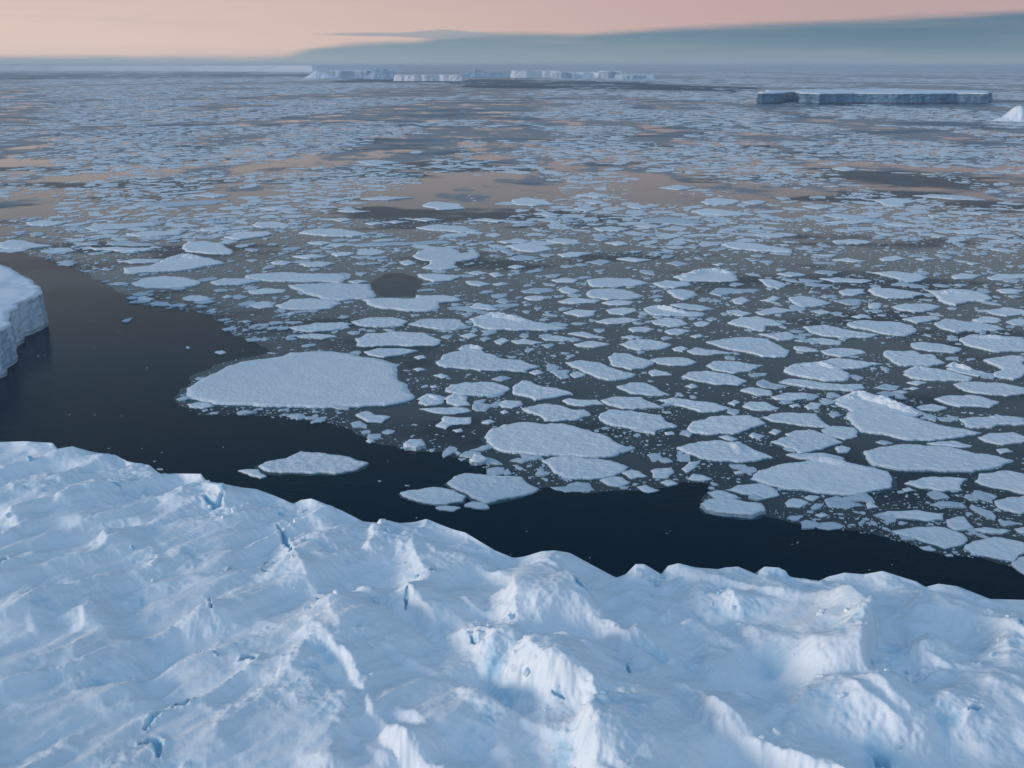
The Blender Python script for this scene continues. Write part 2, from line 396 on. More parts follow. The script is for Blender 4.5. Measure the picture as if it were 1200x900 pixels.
# ------------------------------------------------------------------ ice floes: outlines as seen, unprojected to the water plane
# key | outline (u,v in quarter pixels from the tile origin) | own label | short name used in neighbours' labels
TILES = {'A': (100, 260), 'B': (400, 260), 'C': (650, 260), 'D': (900, 260), 'E': (200, 400), 'F': (440, 400),
         'G': (680, 400), 'H': (900, 400), 'I': (900, 540), 'J': (0, 180), 'K': (300, 180), 'L': (600, 180), 'M': (900, 180)}
TRACE = '''
A1|180,215 300,205 380,170 470,152 560,165 650,192 560,205 450,225 340,232 230,240 180,235|diamond-shaped white floe with a raised back, nearest the bend of the dark channel|the diamond floe
A2|220,285 270,265 380,252 480,262 540,275 520,295 400,308 290,308|smooth spindle-shaped floe in front of the diamond floe|the smooth spindle floe
A3|455,352 500,340 570,345 595,358 540,368 470,364
A4|235,350 280,343 325,355 290,366 245,362
A5|460,115 480,92 560,88 640,98 690,130 680,148 560,145 470,135|blocky floe split lengthwise by a thin blue crack, beyond the diamond floe|the blocky split floe
A6|100,95 200,82 310,98 330,108 230,110 130,106
A7|20,120 150,114 320,120 300,132 150,135 40,128
A8|150,182 250,170 370,172 340,188 220,192
A9|585,280 650,262 760,262 830,275 720,292 620,296
A10|750,250 900,235 1050,240 1200,240 1230,262 1200,284 1050,278 900,276 800,270|long flat floe with a ragged far side, beyond the pool-side floe|the long ragged floe
A11|952,296 1040,288 1200,288 1336,292 1364,344 1320,358 1200,364 1112,358 1040,336|flat bright floe whose right end borders the round dark pool|the pool-side floe
A12|890,388 960,362 1060,354 1180,368 1200,378 1150,402 1050,408 910,400
A13|770,385 830,368 895,375 880,395 820,402 780,395
A14|760,318 850,305 940,312 930,328 830,335 770,330
A15|955,492 1080,470 1200,468 1250,475 1180,500 1060,513 990,505|forked floe with two prongs beyond the huge half-moon floe|the forked floe
A16|985,530 1060,520 1150,525 1180,535 1110,545 1020,540
A17|605,605 640,598 660,608 630,616
A18|990,155 1060,145 1140,155 1080,168 1010,165
A19|865,188 920,178 980,186 940,198 880,196
A20|1000,195 1090,182 1170,192 1120,206 1030,206
A21|1050,95 1110,88 1160,96 1110,104 1060,102
A22|1010,48 1080,32 1200,35 1230,50 1150,62 1060,58|pointed pale floe alone beyond the long ragged floe|the pointed pale floe
A23|650,70 720,45 860,42 880,55 800,70 720,82
A24|190,52 300,40 470,42 440,58 330,65 230,64|long low floe with a straight far edge, far left in the pack|the far straight-edged floe
A25|540,30 620,20 690,32 640,42 560,42
A26|780,12 860,8 980,14 940,26 820,24
A27|0,28 100,5 320,0 330,15 180,30 60,38
A28|470,582 480,578 492,584 478,590
A29|100,290 160,278 215,286 150,294
A30|640,348 665,338 692,346 660,354
A31|940,425 965,415 985,428 955,436
B1|100,362 180,355 340,358 350,342 440,342 540,352 560,365 450,375 455,405 400,415 280,410 160,395 120,380|notched floe forming the near shore of the round dark pool|the notched floe
B3|335,155 400,125 460,115 520,122 560,145 640,138 650,155 600,175 530,182 545,210 470,220 380,212 420,180 350,168|ragged star-shaped floe just beyond the round dark pool|the star-shaped floe
B4|355,245 430,240 560,250 520,270 430,278 380,262
B5|45,465 120,448 240,445 310,462 290,482 160,490 70,478
B6|310,478 370,455 470,452 560,457 590,482 540,502 430,495
B7|65,545 120,520 250,512 380,515 420,535 468,552 440,575 330,578 210,575 100,580 70,575|oblong floe with scalloped edges beyond the right end of the huge half-moon floe|the scalloped floe
B8|105,605 170,590 280,590 360,600 300,615 200,630 130,620
B9|600,452 640,443 710,430 800,442 900,465 1060,495 960,506 830,505 700,500 620,480|long arrowhead floe with a humped back, tapering to the right|the long arrowhead floe
B10|600,395 640,375 700,385 745,405 690,410 620,402
B11|580,275 640,272 700,290 650,298 600,290
B12|690,240 740,232 770,248 720,256
B13|700,288 750,278 790,285 740,294
B14|770,110 850,100 960,112 990,125 920,138 830,132|pale hexagonal floe beyond and right of the star-shaped floe|the pale hexagon floe
B15|730,90 830,75 890,85 860,98 770,98
B16|960,85 1020,72 1110,85 1130,98 1050,102
B17|1010,150 1080,138 1180,142 1110,160 1040,162
B18|780,165 850,152 930,162 900,174 810,178
B19|780,208 820,198 865,206 820,216
B20|840,320 900,305 980,305 1000,318 930,332 860,328
B21|855,352 910,340 970,348 940,364 880,362
B22|985,268 1050,258 1110,268 1090,280 1010,280
B23|1020,310 1060,295 1120,318 1080,335 1030,325
B24|1015,370 1090,352 1210,360 1190,376 1080,380
B25|1040,422 1100,408 1200,412 1180,435 1110,442
B26|940,540 1010,528 1100,542 1040,555 960,552
B27|795,552 860,542 950,560 900,570 820,566
B28|1060,520 1130,510 1240,540 1160,540
B29|1090,570 1180,555 1260,570 1190,584 1120,580
B30|715,555 760,540 790,552 750,572
B31|555,530 610,515 640,528 600,540
B33|380,20 450,10 580,20 650,42 560,48 450,38|low bluish floe in dark water beyond the star-shaped floe|the low bluish floe
B34|30,105 150,95 300,92 500,85 520,95 350,102 160,110
B35|-48,148 0,138 60,140 30,155 -20,160
B37|-30,485 0,470 35,475 40,492 0,500
B38|270,185 310,175 350,190 310,200
B39|30,275 80,268 130,275 80,284
B40|590,235 640,225 690,238 640,245
B41|-40,250 0,235 40,240 30,265 -20,272
C1|150,270 230,260 350,262 445,285 390,295 270,302 180,300|smooth oval floe right beyond the loaf-shaped floe|the smooth oval floe
C2|150,340 180,315 260,310 370,325 420,345 360,358 250,362 170,352|loaf-shaped floe with a rounded left end, mid pack|the loaf-shaped floe
C4|220,375 290,362 380,370 350,384 260,386
C5|240,410 310,398 380,402 385,415 320,432 260,425
C7|190,462 260,448 330,445 410,455 350,468 250,474
C8|345,498 400,488 470,500 430,512 370,512
C9|310,535 360,527 410,535 360,546
C10|305,570 350,552 450,550 545,570 500,592 400,598 340,585|flat six-sided floe left of the fat teardrop floe|the flat six-sided floe
C13|555,255 600,240 660,235 690,218 760,222 830,240 860,270 780,278 660,275 590,272|heaped floe rising in blocky steps, mid pack|the stepped floe
C14|460,285 520,270 620,278 640,292 560,308 500,302
C15|525,320 580,312 660,325 670,340 600,362 560,350|flat-topped floe with a keel-like near corner, in front of the stepped floe|the keel-cornered floe
C16|540,385 600,378 700,390 750,405 690,412 590,404
C17|415,405 480,395 560,412 700,425 690,438 540,438 440,430|lumpy floe with a rubble crest, behind-left of the fat teardrop floe|the rubble-crested floe
C18|450,460 520,445 600,455 625,475 540,488 470,475
C19|515,510 570,495 640,508 600,522 540,522
C20|650,470 690,460 730,470 700,485 660,482
C21|635,530 680,520 700,532 660,540
C22|725,330 770,305 850,310 970,312 930,325 830,330 780,345
C23|830,360 880,345 920,365 880,382 840,376
C24|955,265 1010,265 1090,290 1050,312 990,295
C25|960,365 1020,340 1060,352 1010,370
C26|1040,240 1100,230 1180,245 1110,254
C27|780,105 830,92 940,98 1110,128 1110,142 980,135 860,128|long thin pale floe lying in a dark lead beyond the stepped floe|the long pale floe
C28|935,55 1010,48 1140,62 1060,70 960,66
C29|520,190 570,178 635,195 580,204
C30|290,172 350,162 460,175 380,184
C31|150,182 210,170 270,182 220,200
C32|235,95 300,88 350,100 290,108
C33|190,30 260,18 350,30 300,42 220,40
C34|805,415 860,408 925,425 880,438 820,426
C35|940,420 1030,395 1140,412 1060,424 980,432
C36|810,470 870,445 950,440 1020,455 1070,480 990,485 980,508 930,505 900,490 850,482|broken-looking floe with a lobe towards the fat teardrop floe|the lobed floe
C37|955,522 1030,520 1090,512 1130,530 1110,548 1050,553
C38|710,560 800,545 900,538 1000,545 1040,570 1100,600 1080,628 980,628 870,602 770,580|fat teardrop floe with its tip to the left, smooth and pale, mid pack|the fat teardrop floe
C40|620,600 660,585 760,598 830,610 740,618 650,615
C41|550,590 590,578 625,590 600,604 560,600
C43|740,195 780,188 800,195 770,202
D1|100,350 160,345 240,360 295,375 230,392 160,400 125,380|kidney-shaped floe beyond and right of the fat teardrop floe|the kidney floe
D3|310,365 380,355 440,360 430,385 370,385
D4|470,390 500,375 535,378 520,402 480,402
D5|330,322 370,310 450,312 462,330 400,342 350,338
D6|468,318 500,305 620,315 740,335 680,352 560,355 500,340|boat-shaped floe with a pointed right end, right half of the pack|the boat-shaped floe
D7|485,235 600,228 700,240 748,258 720,270 650,278 600,262 530,245|flat floe with a blunt rounded nose and a long thin left tail|the blunt-nosed floe
D8|240,262 330,258 490,270 440,282 310,280
D10|860,255 900,238 1000,245 960,262 880,265
D11|1030,255 1080,240 1200,240 1220,255 1120,268 1050,270|thin floe with a greenish near edge at the right side of the pack|the green-edged floe
D12|750,320 860,312 960,320 1050,355 1020,370 940,370 880,388 830,378 790,350|broad crumpled floe with a roughened left side|the crumpled floe
D13|580,395 640,380 740,380 805,392 760,412 690,418 610,408
D14|370,475 430,460 540,465 620,470 680,485 690,515 640,530 570,525 480,505 410,495|wide floe with a frayed far edge and small bites out of it|the frayed floe
D15|630,452 700,440 790,440 810,452 750,463 700,472
D16|780,470 830,450 920,465 1080,485 1110,500 1000,508 870,512 810,495|long floe dished along its back, right part of the pack|the dished floe
D17|955,455 1010,440 1090,450 1080,468 1000,470
D18|1010,412 1100,398 1200,410 1210,430 1120,438 1040,425
D19|1115,465 1160,450 1220,455 1220,478 1150,480
D20|165,490 260,480 350,500 520,525 460,540 350,540 250,530 190,510|low tapered floe narrowing to the right, beside the fat teardrop floe|the low tapered floe
D21|190,545 250,541 350,555 340,570 250,568
D22|120,580 170,580 240,602 180,606 130,594
D23|245,600 330,588 440,598 460,612 340,630 270,615
D24|670,565 720,558 820,570 910,590 870,610 760,602 690,590|flat tablet floe between the square-ended floe and the bumpy edge floe|the tablet floe
D25|895,550 950,525 1080,530 1200,538 1240,600 1060,605 1000,590 920,570|broad bumpy floe cut off by the right edge of the photo, mid pack|the bumpy edge floe
D27|1070,318 1130,308 1210,318 1170,332 1100,330
D28|305,85 400,78 490,92 420,100 320,98
D29|870,45 940,32 1035,45 970,56 900,54|pale floe framed by pinkish calm water, far right|the pink-water floe
D30|520,170 600,155 650,170 590,180 540,182
D31|300,175 370,165 470,180 400,186
D32|200,150 280,150 360,140 300,160
D33|690,170 740,160 790,170 730,178
D34|390,440 430,428 480,438 430,448
D35|200,412 250,405 300,420 250,428
D36|870,290 900,284 940,292 900,300
E1|78,215 110,200 180,158 270,112 400,82 520,68 560,50 640,45 800,50 920,72 1010,88 1075,105 1060,125 1060,165 1110,200 1120,235 1135,262 1080,280 1000,295 880,302 700,305 560,302 470,300 430,300 330,292 200,288 100,264 75,240|huge half-moon floe, largest of all, with finely pitted snow, in the dark channel|the huge half-moon floe
E2|78,290 130,280 180,282 200,298 150,310 90,305|small slab broken off the near left corner of the huge half-moon floe
E3|412,580 450,560 540,545 610,510 720,520 840,538 925,565 870,595 770,615 640,612 520,610 440,600|flat lens floe alone in the dark channel in front of the huge half-moon floe|the lone lens floe
E4|315,600 370,592 412,594 450,625 420,635 370,622|small pointed shard touching the left tip of the lone lens floe
E5|865,340 920,322 960,340 1030,348 990,375 920,372|small turquoise-tinged floe off the near right corner of the huge half-moon floe
E6|1090,485 1120,465 1180,465 1195,490 1150,505 1100,502|small thick square block of ice at the channel edge, right of the lone lens floe
E9|915,460 940,450 960,462 935,470
F1|282,95 320,60 400,40 440,20 500,30 510,50 600,80 770,112 700,138 560,132 430,125 330,118|long wedge floe with a knob on its far corner, tapering to the right|the long wedge floe
F2|720,140 760,128 790,142 750,152|tiny floe touching the sharp tip of the long wedge floe
F3|325,230 350,200 420,188 570,192 630,220 600,238 500,252 420,248|oblong smooth floe right in front of the long wedge floe|the oblong floe
F4|645,240 690,180 730,185 780,208 900,230 925,245 840,258 750,272 710,255|three-cornered floe with a peaked back, right of the oblong floe|the three-cornered floe
F5|875,272 910,262 1040,268 1075,288 980,298 900,290
F7|575,290 610,270 680,275 692,292 640,308 590,305|small rounded floe between the oblong floe and the ragged floe
F8|685,312 740,300 800,288 880,300 930,318 980,315 1008,342 940,362 860,368 790,368 760,340|ragged-edged floe directly beyond the big oval floe|the ragged floe
F9|512,445 540,410 600,388 720,376 880,382 960,405 1100,450 1172,492 1140,525 1040,540 900,530 780,530 690,520 600,512 545,485|big oval floe with smooth bluish-white snow at the edge of the channel|the big oval floe
F10|780,555 840,537 900,532 1050,548 1120,560 1185,585 1120,625 1000,640 880,635 830,605|pale floe lying against the near side of the big oval floe|the near-side floe
F11|335,660 370,630 420,615 560,625 680,630 700,650 765,685 680,720 520,755 430,710 380,690|broad floe with a cracked left edge alone in the black channel|the cracked channel floe
F12|115,705 200,690 300,680 370,692 424,720 405,745 330,758 230,752 160,733|pointed floe wedged against the left side of the cracked channel floe
F13|415,765 450,745 500,748 535,775 480,778|small sliver touching the near side of the cracked channel floe
F14|280,770 330,763 400,772 370,788 300,784
F15|200,285 240,240 280,245 330,258 318,285 240,296|lumpy rubble floe with a hollow, right of the huge half-moon floe
F16|330,258 370,240 430,255 445,293 380,299 335,285
F17|205,312 300,306 430,308 450,320 370,335 280,330
F18|452,310 460,275 520,265 500,285 560,295 520,320 480,320
F19|280,390 320,345 450,350 445,380 360,385 330,405
F20|130,490 150,468 230,465 238,490 180,500
F21|440,560 460,530 530,552 500,570 450,572|small cone-shaped lump of ice at the near left of the big oval floe
F22|820,675 890,672 940,650 1000,655 1030,690 960,695 890,698
F23|1050,645 1100,628 1160,630 1195,655 1150,675 1090,668
F25|815,135 860,128 915,130 900,150 910,165 870,170 840,150
F26|270,155 310,145 345,158 310,168
F27|175,125 210,118 245,128 200,135
F28|180,70 220,60 240,72 200,80
F29|255,205 280,198 290,210 265,214
F30|910,150 950,135 985,152 940,165
F31|585,325 605,315 625,325 600,335
F32|495,375 540,360 565,372 530,382
F34|360,410 400,402 412,415 380,420
G2|130,70 160,50 230,55 290,75 350,95 300,120 240,128 150,108|rounded blocky floe beyond the tongue-shaped floe|the rounded block floe
G3|-70,95 0,85 80,95 160,125 260,150 200,172 130,178 60,155 0,130|tongue-shaped floe slanting down to the right, right of the long wedge floe|the tongue-shaped floe
G4|195,612 240,592 275,600 315,625 240,638
G5|325,85 360,75 480,72 545,92 500,108 420,108 360,100
G6|320,140 350,125 410,140 430,152 340,158
G7|170,208 230,190 310,192 360,215 420,245 340,250 240,240|neat almond-shaped floe ringed by dark water in front of the tongue-shaped floe|the almond floe
G8|95,272 160,255 290,258 330,280 390,305 300,308 200,310 140,295|thin sheet floe just beyond the blunt hexagon floe|the thin sheet floe
G9|370,270 430,260 530,275 640,288 705,308 640,325 560,325 480,300 410,285|long slanting floe right of the thin sheet floe|the slanting floe
G10|690,285 720,268 750,280 725,295
G11|85,350 140,315 240,320 380,340 400,370 455,395 360,410 350,430 260,410 150,390 110,375|blunt hexagon floe right beyond the big oval floe's right end|the blunt hexagon floe
G12|500,405 540,370 620,348 720,345 800,345 870,380 780,410 720,430 600,432 520,425|flat-backed floe with slanting ends, just beyond the kite floe|the flat-backed floe
G13|452,495 520,475 600,465 660,460 700,470 740,465 790,490 830,510 905,540 820,555 740,562 640,555 570,545 490,515|kite-shaped floe with a crease down its back and a jagged far edge|the kite floe
G14|650,440 690,432 740,452 715,462|narrow chip of ice between the flat-backed floe and the kite floe
G15|475,160 510,140 600,135 700,150 780,180 740,200 640,198 540,180|floe with a steep left end and bright rim, right of the almond floe|the bright-rimmed floe
G16|590,110 630,88 740,90 860,108 790,135 720,146 620,130
G17|750,225 800,210 890,225 900,248 830,250
G18|760,300 800,278 870,280 935,308 890,318 800,315
G19|895,255 980,235 1070,240 1075,262 1000,272 920,268
G20|855,350 900,335 1020,332 1110,335 1130,365 1190,400 1100,395 980,380 900,370|long flat-fronted floe left of the ridged floe|the flat-fronted floe
G21|980,295 1020,285 1035,298 1000,304
G22|1050,300 1080,280 1140,285 1120,310 1070,316
G23|895,465 980,440 960,430 1070,408 1150,430 1200,450 1230,470 1130,500 1030,520 960,490|flat leaf-shaped floe beyond the giant hummocked floe|the leaf-shaped floe
G26|475,590 510,560 560,552 545,580 500,610
G27|505,640 530,615 580,622 620,638 560,648
G28|680,690 740,668 840,660 900,680 935,712 860,732 760,710|smooth rounded floe just beyond the sausage-shaped floe
G29|605,705 640,692 720,712 755,730 690,740 630,728|slim floe between the sausage-shaped floe and the smooth rounded one behind
G30|562,770 600,745 700,745 850,770 868,800 800,822 700,812 590,795|thick sausage-shaped floe along the very edge of the black water|the sausage-shaped floe
G31|330,600 360,590 430,585 440,610 410,635 340,632
G33|375,655 420,642 460,660 410,672
G34|265,675 310,665 370,690 320,702
G35|790,435 815,420 835,440 810,448
G36|885,420 910,405 945,415 915,432
G37|395,420 430,415 440,430 400,432
G38|825,195 860,170 900,190 980,205 920,218 850,210
G40|490,205 530,192 555,208 520,214
G41|720,605 750,598 765,612 730,618
H1|75,130 120,105 230,95 300,78 390,82 540,102 440,122 340,125 385,150 370,178 260,180 180,165 100,148|floe with a long pointed right wing and a rough body|the winged floe
H50|50,188 100,172 200,182 260,192 440,197 455,215 400,230 280,220 150,205|long strip floe lying along the near side of the winged floe
H2|545,65 560,40 640,45 680,42 720,60 770,58 830,98 740,108 620,110 580,90|square-ended floe with a scalloped top edge, right of the winged floe|the square-ended floe
H3|635,150 680,120 780,125 850,135 960,165 940,182 800,178 680,170|floe with a blocky left end in front of the square-ended floe|the blocky-ended floe
H51|835,125 860,100 950,125 1050,152 985,160 890,143|wedge of piled ice overlapping the right end of the blocky-ended floe
H4|1010,85 1100,70 1200,65 1240,140 1150,175 1060,160 1105,130 1060,108|clean-edged floe cut by the right photo edge, in front of the bumpy edge floe|the clean edge floe
H5|870,195 950,185 1100,192 1200,210 1220,240 1120,250 980,238 920,225
H6|780,265 850,250 960,248 1085,280 1040,305 900,302 830,285|flat slab floe with a darker near rim, right beyond the ridged floe|the flat slab floe
H7|695,305 770,288 840,305 800,320 720,318
H8|495,210 550,192 620,205 600,222 540,218
H9|575,234 620,224 660,232 610,244
H10|650,188 690,178 745,188 700,200
H11|650,215 680,207 710,215 680,222
H12|310,275 350,255 420,248 520,260 640,300 745,335 680,350 740,370 1000,425 880,445 760,460 640,455 540,430 430,418 390,380 370,345 390,322 340,300|big ridged floe with a raised crest along its far side|the ridged floe
H13|745,472 800,464 880,462 960,485 900,492 800,482
H14|448,515 500,500 580,487 640,480 740,488 860,494 960,520 1150,555 1060,588 960,606 840,605 700,600 600,595 490,575 465,545|long arrow-shaped floe pointing right, in front of the ridged floe|the arrow-shaped floe
H15|970,650 990,614 1110,600 1200,615 1260,650 1240,715 1130,690 1000,665|wide slab floe cut by the right photo edge, under the tip of the arrow-shaped floe|the wide edge slab
H16|640,660 700,645 760,630 860,632 935,640 900,668 910,692 820,698 720,682|floe with a squared right end, under the arrow-shaped floe
H17|630,685 660,677 690,690 650,698
H18|-80,640 -40,600 40,578 150,562 200,552 240,557 330,570 400,568 450,580 560,605 575,680 520,690 380,715 280,708 150,690 80,685 0,670|giant hummocked floe with small snowy bumps and a long curved near edge|the giant hummocked floe
H19|85,525 180,520 260,518 360,543 320,557 240,552 150,545
H20|1060,745 1120,725 1220,715 1240,790 1180,800 1080,775
H21|985,445 1040,425 1150,420 1220,445 1190,470 1100,480 1020,465
H22|890,360 960,350 1200,355 1220,385 1080,385 1050,400 930,398
H23|250,410 300,390 400,398 420,440 360,455 280,435
H24|315,495 345,482 390,495 370,515 325,515
H25|80,750 120,728 190,745 150,772 90,768
H26|170,725 200,715 245,722 210,740
H27|265,735 320,715 400,745 450,760 380,775 290,770|ragged low floe right in front of the giant hummocked floe
H28|460,758 480,735 520,770 470,778
H30|495,808 560,790 700,785 825,800 820,830 740,835 600,825|straight bar-shaped floe with cut-off ends, lower right pack|the straight bar floe
H31|835,830 880,818 920,815 965,865 880,880 840,850|star-cornered small floe between the straight bar floe and the humped shore floe
H32|505,465 530,455 590,470 550,478
H34|1070,500 1120,495 1150,510 1090,522
I1|585,325 660,310 830,306 900,330 935,355 900,390 830,405 720,370 640,345|smooth humped floe at the edge of the black channel, lower right|the humped shore floe
I2|920,400 960,370 1060,350 1200,375 1230,420 1150,465 1030,440 960,430|lowest right floe, broad and rounded, over the black channel|the lowest broad floe
I3|1140,478 1195,440 1240,450 1240,540 1180,510
I4|965,312 1010,305 1140,320 1100,335 1010,330
I5|1155,312 1210,300 1230,330 1180,330
I6|210,290 250,280 320,280 360,295 290,315 240,308
I7|220,245 250,235 285,248 250,258
I8|710,395 760,390 790,412 740,410
I9|830,432 860,428 870,438 845,440
J1|0,415 60,400 130,410 250,430 100,445 0,440|low floe at the left photo edge above the mouth of the dark channel
J5|900,195 980,180 1080,190 1000,205
J6|640,240 760,225 900,220 1080,215 1000,235 780,250
J7|120,320 200,310 310,318 250,335 150,335
K1|200,370 280,352 400,352 530,375 450,388 330,385|clean lens floe in dark water, far pack left of centre|the far lens floe
K2|0,320 90,315 170,330 100,345 0,342
K3|340,305 420,298 460,308 400,316
K4|240,415 300,408 365,415 310,425
K5|430,425 560,412 800,408 930,412 700,425 500,432
K6|750,345 860,335 960,345 1060,368 940,365 830,358
K7|380,265 450,258 540,268 460,274
K8|510,325 570,318 600,325 550,332
K9|610,318 650,310 695,318 650,325
K10|720,305 800,298 880,308 800,316
K11|995,310 1080,302 1200,312 1130,320
K12|780,240 850,222 960,235 980,255 850,262|flat bright floe far out, near the middle of the photo's width|the far flat floe
K13|490,210 600,198 740,205 620,216
K14|470,35 560,30 680,42 560,52
K15|10,252 100,244 150,250 90,264
K17|170,480 260,470 330,480 250,490
K18|350,465 410,458 460,465 400,475
L1|0,215 60,205 160,215 205,235 100,242 0,235
L2|100,280 160,265 240,285 170,292
L3|290,255 350,242 410,255 340,275
L4|380,345 460,340 545,352 470,362
L5|600,310 700,295 800,300 910,320 780,328 650,320|frosty floe with a blurred outline beyond the long pale floe|the frosty far floe
L6|570,335 640,328 720,338 640,346
L7|840,268 920,255 1040,268 1140,285 1000,288 880,280|broad flat floe far out beyond the long pale floe|the broad far floe
L8|885,225 960,205 1060,218 1040,235 920,240
L9|1080,225 1150,215 1200,222 1140,235
L10|540,245 600,238 670,250 600,256
L11|690,158 780,145 850,158 780,168
L12|340,228 400,222 450,230 390,236
L13|300,195 370,180 460,192 400,205
M1|0,375 70,368 140,378 60,390
M2|260,285 320,278 480,295 380,305
M3|250,320 340,312 500,318 400,326
M4|500,215 580,205 700,220 640,245 540,240|angular floe far out on the right|the far angular floe
M5|750,285 800,282 820,295 770,298
M6|160,245 240,235 320,245 240,258
M7|680,195 760,190 950,200 1020,215 860,212
M8|940,275 1000,268 1080,275 1000,285
M9|540,325 620,318 730,340 640,340
M11|1040,445 1080,438 1130,446 1080,452
M12|765,385 800,378 845,386 800,392
M13|160,350 190,342 215,355 180,362
M14|930,510 960,505 1005,512 960,518
M15|300,70 360,60 420,70 360,80
'''

FLOES = {}
for line in TRACE.strip().splitlines():
    f = line.split('|')
    ox, oy = TILES[f[0][0]]
    px = []
    for w in f[1].split():
        u, v = w.split(',')
        px.append((ox + float(u) / 4.0, oy + float(v) / 4.0))
    FLOES[f[0]] = dict(px=px, label=f[2] if len(f) > 2 else None, nick=f[3] if len(f) > 3 else None)

# ---- labels of the smaller floes, told apart by the well-marked floes beside them
def shape_word(fl):
    p = np.array(fl['px'])
    w = np.ptp(p[:, 0]); h = max(np.ptp(p[:, 1]), 1)
    fl['c'] = p.mean(0); fl['w'] = w; fl['h'] = h
    a = abs(area(p))
    big = 'tiny' if a < 60 else 'small' if a < 170 else 'medium' if a < 420 else 'broad'
    r = w / h
    k = len(p)
    form = 'sliver-thin' if r > 9 else 'narrow' if r > 6 else 'flat' if r > 4 else ('stubby' if k < 6 else 'chunky')
    return big + ' ' + form

anchors = []
for k, fl in FLOES.items():
    fl['shape'] = shape_word(fl)
    if fl['nick']: anchors.append(k)

groups = {}
for k, fl in FLOES.items():
    if fl['label']: continue
    best = None
    for a in anchors:
        g = FLOES[a]
        dx = (fl['c'][0] - g['c'][0]); dy = (fl['c'][1] - g['c'][1]) * 2.2
        gx = max(0, abs(dx) - (g['w'] + fl['w']) / 2); gy = max(0, abs(dy) - (g['h'] + fl['h']) * 1.1)
        d = math.hypot(gx, gy)
        if best is None or d < best[0]:
            best = (d, a, dx, dy, gx, gy)
    d, a, dx, dy, gx, gy = best
    g = FLOES[a]
    nx, ny = dx / max(g['w'], 30), dy / max(g['h'] * 2.2, 20)
    if abs(nx) > 1.6 * abs(ny): rel = 'left of' if nx < 0 else 'right of'
    elif abs(ny) > 1.6 * abs(nx): rel = 'beyond' if ny < 0 else 'in front of'
    else: rel = ('beyond-left of' if nx < 0 else 'beyond-right of') if ny < 0 else ('front-left of' if nx < 0 else 'front-right of')
    fl['rel'] = rel; fl['anchor'] = a; fl['d'] = d
    groups.setdefault((a, rel), []).append(k)
ORD = ['nearest', 'second', 'third', 'fourth', 'fifth', 'sixth', 'seventh', 'eighth', 'ninth', 'tenth']
for (a, rel), ks in groups.items():
    ks.sort(key=lambda k: FLOES[k]['d'])
    for i, k in enumerate(ks):
        fl = FLOES[k]
        same = [q for q in ks if FLOES[q]['shape'] == fl['shape']]
        base = '%s floe %s %s' % (fl['shape'], rel, FLOES[a]['nick'])
        base = base.replace('in front and', 'in front and')
        if len(same) > 1:
            j = same.index(k)
            base = base + (', nearest' if j == 0 else ', %s out' % ORD[min(j, 9)])
        fl['label'] = base

FLOE_GROUP = 'ice floes of the drifting pack'
RASTER = np.zeros((900, 1200), bool)          # where a traced floe already floats
yy, xx = np.mgrid[0:900, 0:1200]


def floe_relief(size, seed):
    def z(P, d):
        x, y = P[:, 0], P[:, 1]
        k = np.clip(d / 1.2, 0, 1)
        broad = fbm(x / 9 + seed, y / 9, 3) * 0.20
        pits = fbm(x / 1.9 + seed, y / 1.9, 3) * 0.30
        rub = np.clip(ridged(x / 7 + seed * 3, y / 7, 3) - 0.80, 0, 1) * 1.6
        rim = np.exp(-((d - 0.7) / 0.6) ** 2) * 0.12 * (0.5 + fbm(x / 4, y / 4 + seed, 2))
        return (broad + pits + rub * (0.55 if size > 8 else 0.3) + rim) * k
    return z


def world_outline(px, z):
    return [ground(x, y, z) for x, y in px]


def ridge_mesh(pts, height, width, seed):
    """raised crest of rubble along a line on a floe"""
    P = [np.array(p) for p in pts]
    L = [0]
    for a, b in zip(P, P[1:]): L.append(L[-1] + np.hypot(*(b - a)))
    n = max(8, int(L[-1] / 0.8)); m = 11
    G = np.zeros((n, m, 3))
    for i in range(n):
        s = L[-1] * i / (n - 1)
        j = min(max(np.searchsorted(L, s) - 1, 0), len(P) - 2)
        q = (s - L[j]) / max(L[j + 1] - L[j], 1e-6)
        c = P[j] * (1 - q) + P[j + 1] * q
        d = P[j + 1] - P[j]; d = d / np.hypot(*d); nrm = np.array((-d[1], d[0]))
        taper = math.sin(math.pi * min(max(i / (n - 1), 0.02), 0.98)) ** 0.6
        for k in range(m):
            v = (k / (m - 1) - 0.5) * 2
            p = c + nrm * v * width * (0.6 + 0.4 * taper)
            h = height * taper * max(0, 1 - abs(v) ** 1.4)
            h *= 0.55 + 0.9 * abs(float(fbm(p[0] / 2.3 + seed, p[1] / 2.3, 3))) + 0.3 * float(perlin(s / 4 + seed, 3.3))
            G[i, k] = (p[0], p[1], 0.35 + h)
    return G


